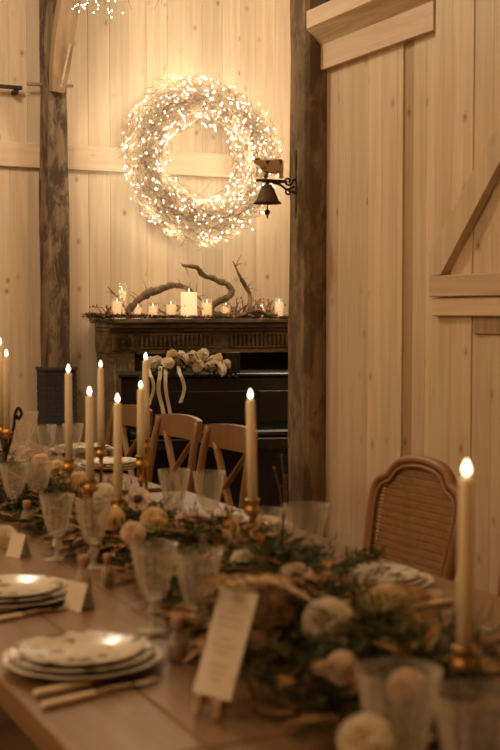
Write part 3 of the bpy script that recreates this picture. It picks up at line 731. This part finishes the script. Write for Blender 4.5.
def canechair():
    parts = []
    prof = [(-.20, .45), (-.225, .58), (-.245, .74), (-.25, .83), (-.235, .875), (-.205, .895), (-.175, .905), (-.155, .93), (-.12, .955), (-.06, .968), (0, .972)]
    full = prof+[(-a, b) for a, b in prof[-2::-1]]
    tilt = lambda y, z: (.02+(z-.45)*.20, y, z)
    fr = [tilt(*p) for p in full]+[tilt(0, .0)]
    fr = [tilt(*p) for p in full]; fr = fr+[tilt(.1, .455), tilt(0, .455), tilt(-.1, .455)]
    fr.append(fr[0]); pts = curve(fr, 3)
    m = MB().tube(pts, .023, 8, 0, 1.0, .75)
    inner = [tilt(y*.90, .45+(z-.45)*.955+.004) for y, z in full]; m.tube(curve([(p[0]-.012, p[1], p[2]) for p in inner], 3), .008, 6)
    parts.append(('back_frame', m.mesh('back_frame', 'cane_wood', True)))
    # woven cane: horizontal + vertical strands clipped to the outline
    def halfw(z):
        for (a, b), (c, e) in zip(prof, prof[1:]):
            if b <= z <= e: return abs(lerp(a, c, (z-b)/(e-b+1e-9)))-.008
        return .02
    m = MB(); z = .475
    k = 0
    while z < .955:
        h = halfw(z); x_, _, _ = tilt(0, z); off = .0016*(1 if k % 2 else -1)
        m.box(x_+off-.0012, x_+off+.0012, -h, h, z-.0042, z+.0042); z += .0125; k += 1
    for j in range(-18, 19):
        yv = j*.0125; zt = .46
        while zt < .955 and halfw(zt+.01) > abs(yv): zt += .01
        q0 = tilt(yv, .46); q1 = tilt(yv, zt)
        if zt > .5: m.tube([q0, q1], .0028, 4)
    parts.append(('cane_panel', m.mesh('cane_panel', 'cane')))
    parts.append(('seat', MB().box(-.47, .02, -.24, .24, .43, .475, .015).mesh('seat', 'cane')))
    parts.append(('seat_rail', MB().box(-.465, .03, -.235, .235, .375, .429, .008).mesh('seat_rail', 'cane_wood')))
    for s in (-1, 1):
        parts.append(('leg', MB().tube(curve([(.06, s*.20, 0), (.03, s*.205, .25), (.02, s*.205, .46)], 4), [.015]*4+[.02]*5, 8).mesh('rear_leg', 'cane_wood', True)))
        parts.append(('leg', MB().tube([(-.43, s*.21, 0), (-.43, s*.21, .36), (-.43, s*.21, .38)], [.012, .022, .026], 10).mesh('front_leg', 'cane_wood', True)))
    return parts
CC = canechair()
thing('cane_chair', 'carved brown chair with arched woven cane back by plank wall', 'chair', (2.14, 3.42, 0), R_(3), 'cane-back chairs', .965, CC)
thing('cane_chair', 'second carved cane-back chair, beside the barn door, partly cut off', 'chair', (2.16, 2.73, 0), R_(-4), 'cane-back chairs', .965, CC)

# ================================================================== TABLEWARE
def plate_mesh(r, h, mat, scallop=0.0, n=40):
    prof = [(r*.02, .006), (r*.60, .006), (r*.64, h*.5), (r*.97, h), (r, h+.001), (r*.985, h-.003), (r*.68, h*.4), (r*.62, 0), (r*.02, 0)]
    mod = (lambda a, k: 1+scallop*abs(math.sin(a*6)) if 2 < k < 6 else 1) if scallop else None
    m = MB().lathe(prof, n, mod=mod); return m.mesh('plate', mat, True)
PL = [plate_mesh(.148, .022, 'porcelain', .025, 48), plate_mesh(.136, .020, 'printed'), plate_mesh(.114, .016, 'printed', .02, 48)]
def stack(x, y, who, n=3, sc=1.0):
    z = ZT+.001; nm = ['wide cream charger plate, bottom of the stack %s', 'printed dinner plate in the middle of the stack %s', 'printed side plate, topmost of the stack %s']
    hs = [.0105, .0105, .01]
    for k in range(n):
        o = link('plate', PL[k], None, (x+U(-.003, .003), y+U(-.003, .003), z), (0, 0, U(0, 6))); tag(o, nm[k] % who, 'plate', 'stacked place-setting plates'); o.scale = (sc,)*3
        z += hs[k]*sc
    return z
pA = at_z(83, 651, ZT+.03); stack(pA.x, pA.y, 'beside the menu easel', sc=1.02)
pB = at_z(14, 588, ZT+.03); stack(pB.x, pB.y, 'behind the leaning place card', sc=1.0)
pC = at_z(372, 575, ZT+.03); stack(pC.x, pC.y, 'before the cane chair')
pD = at_z(247, 522, ZT+.03); stack(pD.x, pD.y, 'beside the lone taper', sc=.95)
pE = at_z(112, 462, ZT+.03); stack(pE.x, pE.y, 'before the cross-back chairs')
pF = at_z(82, 447, ZT+.03); stack(pF.x, pF.y, 'behind the tall tapers toward the sleeve')
# napkin-like greenery on the plate before the cane chair is added with the garland
GB = []
def goblet_parts():
    prof = [(.015, .0685), (.022, .073), (.029, .09), (.036, .115), (.043, .150), (.0505, .186), (.0492, .186), (.041, .150), (.0335, .115), (.026, .09), (.018, .079), (.004, .077)]
    mod = lambda a, k: 1+(.055*(1 if int(a/(2*PI)*28+.25) % 2 else -1) if 1 <= k <= 4 else 0)
    bowl = MB().lathe(prof, 28, mod=mod).mesh('bowl', 'glass', False)
    stem = MB().lathe([(.012, .006), (.008, .014), (.0075, .030), (.013, .037), (.016, .044), (.012, .051), (.008, .057), (.010, .063), (.0155, .068)], 12).mesh('stem', 'glass_solid', False)
    foot = MB().lathe([(.038, 0), (.039, .002), (.020, .004), (.012, .0058)], 28).mesh('foot', 'glass_solid', True)
    return [('bowl', bowl), ('stem', stem), ('foot', foot)]
GP = goblet_parts()
def goblet(px, rimy, sc, label, z0=ZT):
    p = at_z(px, rimy+3, z0+.186*sc)
    thing('crystal_goblet', label, 'glass', (p.x, p.y, z0+.0005), U(0, 6), 'cut crystal goblets', sc, GP)
goblet(154, 541, 1.0, 'cut crystal goblet beside the goblet at the menu card')
goblet(198, 549, 1.0, 'cut crystal goblet standing right behind the menu card')
goblet(57, 492, .95, 'cut crystal goblet behind the leaning place card')
goblet(93, 497, .97, 'cut crystal goblet beside the small corked bottle and foremost tapers')
goblet(14, 461, .95, 'cut crystal goblet beyond the folded tent card')
goblet(38, 459, .95, 'cut crystal goblet next to the one beyond the tent card')
goblet(174, 467, 1.0, 'cut crystal goblet before the middle cross-back chair')
goblet(209, 469, 1.0, 'cut crystal goblet before the first cross-back chair')
goblet(306, 502, 1.12, 'large crystal goblet before the dark timber post')
goblet(268, 506, .80, 'short faceted crystal glass at foot of the lone taper')
goblet(399, 667, 1.12, 'large crystal goblet in the foliage by the cream rose')
goblet(478, 690, 1.12, 'large crystal goblet below the tall single taper')
goblet(28, 409, 1.0, 'tall crystal goblet beside the brass candelabra')
goblet(46, 422, .95, 'crystal goblet before the woven sleeve, near candelabra')
goblet(60, 424, .95, 'crystal goblet before the middle of the woven sleeve')
goblet(73, 421, .95, 'crystal goblet before the sleeve, beside a taper')
goblet(22, 421, .9, 'small crystal goblet tucked against the candelabra stem')

# tapers in holders
def taper_parts(L, hh, fancy=0):
    r = .0125
    wax = MB().lathe([(r, hh-.014), (r*.98, hh+L*.5), (r*.86, hh+L-.004), (r*.55, hh+L)], 14).mesh('taper', 'wax', True)
    wick = MB().tube([(0, 0, hh+L-.002), (0, 0, hh+L+.010)], .0011, 5).mesh('wick', 'seed')
    fl = MB().lathe([(.001, hh+L+.002), (.0054, hh+L+.006), (.0066, hh+L+.011), (.0046, hh+L+.018), (.0008, hh+L+.026)], 10).mesh('flame', 'flame', True)
    h = hh
    prof = [(.038, 0), (.039, .004), (.030, .009), (.012, .016), (.008, .026), (.013, .034), (.008, .042)]
    if h > .12: prof += [(.006, .05), (.006, h*.6), (.012, h*.64), (.007, h*.68)]
    prof += [(.008, h-.04), (.014, h-.034), (.024, h-.024), (.0165, h-.016), (.0155, h), (.019, h+.002), (.018, h+.005), (.0135, h+.004)]
    ho = MB().lathe(prof, 16).mesh('holder', 'brass', True)
    return [('candlestick', ho), ('taper', wax), ('wick', wick), ('flame', fl)]
def taper(px, tipy, basey, X, label, lean=(0, 0)):
    """X: position across the table; length and holder height follow from the two measured heights"""
    pb = at_x(px, basey, X); pt = at_x(px, tipy, X); hh = max(.05, pb.z-ZT); L = pt.z-pb.z-.028
    t = thing('taper_candle', label, 'candle', (pb.x, pb.y, ZT+.0005), 0, 'ivory tapers in brass candlesticks', 1.0, taper_parts(L, hh))
    t.rotation_euler = (lean[0], lean[1], 0); return t
taper(465, 458, 650, 1.08, 'tall single ivory taper in brass candlestick facing the cane chair')
taper(254, 388, 501, 1.33, 'lone leaning ivory taper facing the first cross-back chair', (0, R_(-1.2)))
taper(118, 393, 500, 1.16, 'ivory taper rising from the roses, shortest of the cluster')
taper(90, 386, 480, 1.12, 'ivory taper with low brass stick beside the short rose taper')
taper(69, 364, 460, 1.18, 'ivory taper standing before the dark woven sleeve')
taper(101, 360, 447, 1.42, 'slim ivory taper on thin brass stick before the fireplace pilaster')
taper(141, 380, 457, 1.38, 'ivory taper on bulbous brass stick before the farthest cross-back chair')
taper(146, 352, 440, 1.50, 'taller ivory taper just behind the bulbous brass stick')
# candelabra at the edge
cz = at_z(7, 452, ZT)
cd = at_x(4, 440, 1.12)
t = thing('candelabra', 'dark brass candelabra with scrolled arm and two lit tapers', 'candelabra', (cd.x, cd.y, ZT+.0005), -YAW)
kq = (cd.x*math.sin(YAW)+cd.y*math.cos(YAW))/FPX
zc_ = HCAM-(432-310)*kq-ZT
MB().lathe([(.06, 0), (.062, .008), (.03, .02), (.012, .035), (.009, .08), (.017, .09), (.009, .10), (.008, zc_)], 14).obj('stem', 'rust', t, True)
m = MB()
m.tube(curve([(0, 0, zc_*.55), (.02, -.01, zc_*.8), (.036, 0, zc_+.02), (.040, 0, zc_+.06), (.052, 0, zc_+.085), (.064, 0, zc_+.065), (.052, 0, zc_+.045), (.044, 0, zc_+.06)], 4), .006, 6)
m.obj('scroll_arm', 'iron', t)
for (u, ty, lbl) in ((-3, 337, 0), (3, 348, 1)):
    xo = u*kq*1.6; yo_ = .03 if lbl == 0 else -.03; zb = zc_+.012; zt_ = HCAM-(ty-310)*kq-ZT-.03
    MB().lathe([(.006, zb-.035), (.022, zb-.028), (.010, zb-.02), (.024, zb-.012), (.016, zb-.006), (.016, zb), (.013, zb+.002)], 12, xo, yo_).obj('cup', 'brass', t, True)
    MB().tube([(0, 0, zc_*.7), (xo*.8, yo_, zb-.05), (xo, yo_, zb-.03)], .006, 6).obj('arm', 'rust', t)
    MB().lathe([(.0125, zb), (.0120, zt_-.004), (.007, zt_)], 12, xo, yo_).obj('taper', 'wax', t, True)
    MB().lathe([(.001, zt_+.002), (.0054, zt_+.006), (.0066, zt_+.011), (.0046, zt_+.018), (.0008, zt_+.026)], 10, xo, yo_).obj('flame', 'flame', t, True)

# cutlery (lies across the table, handles at the edge)
def knife(loc, rz, label):
    t = thing('table_knife', label, 'knife', loc, rz, 'ivory-handled cutlery')
    MB().box(0, .115, -.009, .009, .0005, .013, .004).obj('handle', 'ivory', t)
    MB().tube([(.114, 0, .007), (.126, 0, .007)], .0065, 8).obj('ferrule', 'silver', t)
    MB().prism([(.125, -.006), (.235, -.010), (.25, -.004), (.245, .006), (.125, .007)], lambda u, v, q: (u, v, q), .005, .0075).obj('blade', 'silver', t)
def fork(loc, rz, label):
    t = thing('table_fork', label, 'fork', loc, rz, 'ivory-handled cutlery')
    MB().box(0, .11, -.008, .008, .0005, .012, .004).obj('handle', 'ivory', t)
    MB().tube(curve([(.109, 0, .007), (.14, 0, .009), (.165, 0, .007), (.185, 0, .006)], 3), .0042, 6).obj('neck', 'silver', t)
    m = MB().prism([(.183, -.012), (.20, -.013), (.20, .013), (.183, .012)], lambda u, v, q: (u, v, q), .005, .0072)
    for k in range(4): m.tube([(.199, -.0105+.007*k, .006), (.225, -.0105+.007*k, .0045), (.245, -.0105+.007*k, .009)], [.0022, .002, .001], 5)
    m.obj('tines', 'silver', t)
k0 = at_z(34, 698, ZT); k1 = at_z(150, 673, ZT); ang = math.atan2(k1.y-k0.y, k1.x-k0.x)
knife((k0.x, k0.y, ZT), ang, 'ivory-handled knife beside the stack at the menu easel')
k2 = at_z(42, 710, ZT); fork((k2.x, k2.y, ZT), ang+.05, 'ivory-handled fork with silver tines beside the knife at the easel')
k3 = at_z(-30, 618, ZT); knife((k3.x, k3.y, ZT), ang, 'ivory-handled knife beside the stack behind the place card')
k4 = at_z(-22, 626, ZT); fork((k4.x, k4.y, ZT), ang+.06, 'ivory-handled fork beside the stack behind the place card')
k5 = at_z(452, 604, ZT); knife((k5.x, k5.y, ZT), PI+.05, 'ivory-handled knife on bare wood before the cane chair')
k6 = at_z(446, 597, ZT); fork((k6.x, k6.y+.02, ZT), PI-.02, 'ivory-handled fork on bare wood before the cane chair')

# menu card on an easel
c0 = at_z(210, 717, ZT); en = Vector((-.9, -.42, 0)).normalized(); ang = math.atan2(en.y, en.x)+PI/2
ez = thing('menu_easel', 'little wooden easel holding up the tall menu card', 'easel', (c0.x, c0.y, ZT+.0005), ang)
LEAN = R_(24)
def le(x, u, off): return (x, u*math.sin(LEAN)+off*math.cos(LEAN), u*math.cos(LEAN)-off*math.sin(LEAN)+.006)
for s in (-1, 1): MB().tube([le(s*.026, -.004, .0), le(s*.006, .14, .0)], .005, 6).obj('front_leg', 'pine_brown', ez)
MB().tube([(0, .115, .004), le(0, .13, .0)], .0045, 6).obj('back_leg', 'pine_brown', ez)
MB().tube([le(-.030, .018, .004), le(.030, .018, .004)], .005, 6).obj('ledge', 'pine_brown', ez)
for s in (-1, 1): MB().tube([le(s*.022, -.002, -.006), le(s*.022, .024, -.014)], .0085, 6).obj('peg', 'pine_x', ez)
mc = thing('menu_card', 'tall narrow cream menu card leaning on little easel', 'card', (c0.x, c0.y, ZT), ang)
def card_pt(u, v, q): return le(u, v+.027, -.0075-q)
MB().prism([(-.042, 0), (.042, 0), (.042, .182), (-.042, .182)], card_pt, 0, .0016).obj('sheet', 'card', mc)
rr = random.Random(5); m = MB()
for k in range(13):
    v = .165-k*.0115
    if k in (1, 5, 9): continue
    hwid = rr.uniform(.010, .026); u = -hwid
    while u < hwid:
        wl = rr.uniform(.003, .008); m.prism([(u, v), (min(u+wl, hwid), v), (min(u+wl, hwid), v+.0022), (u, v+.0022)], card_pt, .0017, .0021); u += wl+.002
m.obj('print', 'ink', mc)
# place cards
def place_card(px, py, rz, label, tilt=0):
    p = at_z(px, py, ZT)
    t = thing('place_card', label, 'card', (p.x, p.y, ZT+.0005), rz, 'folded place cards')
    MB().prism([(-.0, .062), (-.024, 0), (-.0228, 0), (0, .0595)], lambda u, v, q: (q, u, v), -.028, .028).obj('front_fold', 'card', t)
    MB().prism([(0, .062), (.024, 0), (.0228, 0), (0, .0595)], lambda u, v, q: (q, u, v), -.028, .028).obj('back_fold', 'card', t)
place_card(79, 609, R_(-62), 'white folded place card leaning beside a plate stack and corked bottle')
place_card(19, 556, R_(-62), 'white folded tent card standing alone on bare table wood')
# corked favour bottles
def bottle(px, py, label, sc=1.0):
    p = at_z(px, py, ZT)
    t = thing('favour_bottle', label, 'bottle', (p.x, p.y, ZT+.0005), 0, 'corked favour bottles', sc)
    MB().lathe([(.016, 0), (.018, .003), (.018, .042), (.010, .054), (.010, .064), (.012, .066), (.008, .066), (.008, .054), (.015, .042), (.015, .005), (.002, .004)], 16).obj('glass_body', 'glass', t, True)
    MB().lathe([(.013, .005), (.013, .036), (.002, .037)], 12).obj('filling', 'leaf_tan', t, True)
    MB().lathe([(.0075, .056), (.013, .067), (.014, .082), (.010, .086)], 12).obj('cork', 'cork', t, True)
bottle(178, 662, 'small corked bottle beside the menu easel and green sprigs', 1.05)
bottle(84, 594, 'small corked bottle standing behind the leaning place card', 1.1)
bottle(27, 528, 'small corked bottle between the goblets beyond the tent card', 1.0)
bottle(108, 585, 'small corked bottle half hidden at the garland edge', .9)

# ================================================================== GARLAND
XG, HG = 1.27, .125
def gx(y): return XG-(.07 if y > 3.2 else 0)+.05*math.sin(y*2.1+.5)+(-.11 if y < 2.1 else (-.11*(2.5-y)/.4 if y < 2.5 else 0))
def gh(x, y):
    hwid = .25 if y < 2.4 else .205
    u = (x-gx(y))/hwid
    return max(0, 1-u*u)*(HG if y < 3.0 else .07)
rr = random.Random(41); m = MB()
def foliage(n, y0, y1):
    for k in range(n):
        y = rr.uniform(y0, y1); hwid = .25 if y < 2.4 else .205; x = gx(y)+(rr.uniform(-1, 1) if rr.random() < .55 else max(-1.1, min(1.1, rr.gauss(0, .45))))*hwid; h = gh(x, y)
        if x < (.955 if 1.9 < y < 2.2 else .925): continue
        z = ZT+.008+h*rr.random()**.6
        a = rr.uniform(0, 2*PI); tilt = rr.uniform(-.1, .9) if h > .03 else rr.uniform(0, .35)
        dv = Vector((math.cos(a), math.sin(a), tilt))
        kind = rr.random(); patch = math.sin(x*17+3*math.sin(y*6))+math.sin(y*9.0+1.3)
        if y < 2.1 and x < 1.12: patch -= 1.2
        if patch < -.5: pal = (0, 0, 1, 1, 2)
        elif patch < .4: pal = (1, 2, 3, 4, 0)
        else: pal = (2, 2, 3, 4, 4, 1)
        mi = rr.choice(pal)
        if kind < (.42 if y < 2.0 else .26):       # needle sprig
            mi = 0 if rr.random() < .75 else 1
            L = rr.uniform(.07, .13); dn = dv.normalized()
            for q in range(12):
                t = q/12; p = Vector((x, y, z))+dn*L*t
                nd = (dn*.7+Vector((rr.uniform(-1, 1), rr.uniform(-1, 1), rr.uniform(-.5, 1)))*.7).normalized()
                e = p+nd*.032; sd = nd.cross(Vector((0, 0, 1)))
                if sd.length < .01: continue
                sd = sd.normalized()*.0022
                if e.z < ZT+.002: e.z = ZT+.003
                m._add([p-sd, p+sd, e], [(0, 1, 2)], mi)
        elif kind < .8:
            L = rr.uniform(.04, .095); e = z+dv.normalized().z*L-L*.2
            m.leaf((x, y, max(z, ZT+.012)), dv if e > ZT+.004 else (dv.x, dv.y, .4), (0, 0, 1), L, rr.uniform(.018, .038), mi)
        else:                # fern-like spray of small leaflets
            dn = dv.normalized(); sd = dn.cross(Vector((0, 0, 1))).normalized(); L = rr.uniform(.08, .14)
            for q in range(9):
                t = .1+.9*q/9; p = Vector((x, y, z))+dn*L*t; p.z = max(p.z-.03*t*t, ZT+.006)
                for s in (-1, 1): m.leaf(p, sd*s+dn*.5+Vector((0, 0, .15)), (0, 0, 1), .028*(1.1-t), .009, mi, .1, .05)
foliage(2700, .9, 2.25); foliage(2100, 2.1, 3.0); foliage(2200, 3.0, 4.4); foliage(1300, 4.4, 6.3)
o = m.obj('garland_foliage', ['leaf_dark', 'leaf_olive', 'leaf_amber', 'leaf_rust', 'leaf_tan'])
tag(o, 'dense runner of dark green needles and bronze leaves down the table', 'foliage', None, 'stuff')
# fern fronds
def fern_mesh(mat, seed):
    r2 = random.Random(seed); stem = MB(); lf = MB(); pts = [Vector((t/8*.26, .02*math.sin(t/8*2), .05*math.sin(t/8*2.6))) for t in range(9)]
    stem.tube(pts, [.0024, .0024, .002, .002, .0018, .0016, .0014, .001, .0006], 5)
    for k in range(26):
        f = .08+.92*k/26; i = min(int(f*8), 7); p = pts[i].lerp(pts[i+1], f*8-i); L = .058*math.sin(min(1, (1.05-f)*1.6)*PI/2)
        for s in (-1, 1): lf.leaf(p, (.5, s*1.0, r2.uniform(.0, .25)), (0, 0, 1), max(L, .008), .010, 0, .15, .12)
    return stem.mesh('stem', 'twig'), lf.mesh('leaflets', mat)
FE = [fern_mesh('leaf_tan', 1), fern_mesh('leaf_amber', 2), fern_mesh('leaf_dark', 3)]
def fern(px, py, z, rz, k, label, sc=1.0):
    p = at_z(px, py, z+.008); t = thing('fern_frond', label, 'fern', p, 0, 'fern fronds in the garland', sc, [('stem', FE[k][0]), ('leaflets', FE[k][1])]); t.rotation_euler = (R_(6), R_(-6), rz)
fern(310, 606, .87, R_(200), 0, 'tan fern frond lying between anemone and menu card', 1.25)
fern(262, 636, .86, R_(50), 1, 'bronze fern frond beside the top of the menu card', .9)
fern(334, 672, .85, R_(-125), 0, 'tan fern frond drooping below the big cream rose', .65)
fern(420, 640, .86, R_(60), 1, 'bronze fern frond by the tall single taper', .8)
fern(375, 612, .86, R_(-60), 0, 'tan fern frond beside the buttery rose and bare wood', .7)
fern(160, 560, .80, R_(180), 1, 'bronze fern frond between the paired goblets', .7)
fern(480, 655, .83, R_(-20), 1, 'bronze fern frond beside the barn door end of garland', .8)
# dried bud stems standing before the post
bp = at_z(283, 520, ZT+.05)
t = thing('dried_stem', 'tall dried stem with small buds standing before timber post', 'stem', (bp.x, bp.y, ZT+.02))
m = MB(); mb = MB()
kk = 3.3/FPX
for (du, dz, r0) in ((-12, 52, .005), (4, 42, .005), (-2, 66, .0045)):
    e = Vector((du*kk*.9, 0, dz*kk+.05)); m.tube(curve([(0, 0, 0), e*.5+Vector((.006, 0, .01)), e], 4), .0022, 5); mb.ball(e, r0*1.3, 8, 6); mb.ball(e*.7+Vector((.012, 0, 0)), r0, 8, 6)
m.obj('stalk', 'twig', t); mb.obj('bud', 'leaf_rust', t)['kind'] = 'stuff'
# flowers
def ftilt(): return (R_(50)+U(-.3, .3), U(-.3, .3), -YAW+U(-.4, .4))
rose(at_z(328, 624, .885), 'rose', 'big open cream rose in front of the tan fern', 1.12, (R_(58), 0, -YAW))
anemone(at_z(296, 583, .88), 'blush', 'blush anemone with dark heart above the big cream rose', 1.05, (R_(62), R_(8), -YAW-.2))
rose(at_z(243, 563, .865), 'rose', 'small round cream rose above the top of the menu card', .75, (R_(55), 0, -YAW))
rose(at_z(366, 743, .88), 'rose', 'pale cream rose by the stem of the large goblet', .9, (R_(50), R_(-10), -YAW))
rose(at_z(387, 604, .87), 'butter', 'buttery yellow rose near the plates before cane chair', 1.0, (R_(52), 0, -YAW))
rose(at_z(342, 668, .88), 'blush', 'small blush rose hanging under the big cream rose', .65, (R_(70), 0, -YAW))
rose(at_z(436, 652, .86), 'blush', 'small blush rose beside the foot of the single taper', .7, (R_(50), 0, -YAW))
anemone(at_z(138, 500, .865), 'blush', 'blush anemone with dark heart below the bulbous brass stick', 1.0, (R_(60), R_(5), -YAW))
rose(at_z(154, 521, .87), 'butter', 'buttery yellow rose above the paired goblets', .92, (R_(52), 0, -YAW))
rose(at_z(133, 534, .87), 'blush', 'blush rose behind the rim of the paired goblet', .8, (R_(55), .2, -YAW))
rose(at_z(187, 524, .855), 'blush', 'small blush rose before the goblets of cross-back chairs', .9, ftilt())
rose(at_z(80, 482, .86), 'butter', 'yellow rose at foot of the taper before the woven sleeve', .9, ftilt())
rose(at_z(103, 496, .86), 'rose', 'cream rose between the two foremost cluster tapers', 1.0, ftilt())
rose(at_z(56, 470, .86), 'butter', 'yellow rose over the goblets past the tent card', .9, ftilt())
rose(at_z(41, 463, .85), 'blush', 'blush rose farther along toward the candelabra', .9, ftilt())
rose(at_z(112, 520, .85), 'butter', 'yellow rose under the short cluster taper', .95, ftilt())
rose(at_z(5, 538, .776), 'rose', 'cream rose lying low beside the tent card', .9, ftilt())
rose(at_z(274, 545, .85), 'blush', 'blush rose below the short faceted glass', .7, ftilt())
rose(at_z(222, 585, .84), 'blush', 'tiny blush rose behind the menu card top', .6, ftilt())
rose(at_z(408, 690, .86), 'blush', 'blush rose tucked inside foliage behind the large goblets', .8, ftilt())
anemone(at_z(480, 672, .86), 'rose', 'cream anemone beneath the single taper', .9, ftilt())
rose(at_z(262, 592, .85), 'blush', 'small blush rose left of the dark-hearted anemone', .75, ftilt())
# green sprig napkin decoration on the plates before the cane chair
sp = thing('rosemary_sprig', 'green sprig tied on the plates before cane chair', 'sprig', (pC.x-.02, pC.y+.02, ZT+.052), .6)
m = MB(); r2 = random.Random(9)
for k in range(150):
    t = r2.uniform(-.09, .09); m.leaf((t, r2.uniform(-.03, .03), r2.uniform(0, .02)), (r2.uniform(-1, 1), r2.uniform(-1, 1), r2.uniform(0, .9)), (0, 0, 1), r2.uniform(.02, .045), .006, r2.randint(0, 1))
m.obj('needles', ['leaf_dark', 'leaf_olive'], sp)['kind'] = 'stuff'
MB().tube([(-.1, 0, .006), (0, .006, .008), (.1, 0, .006)], .003, 5).obj('stem', 'twig', sp)
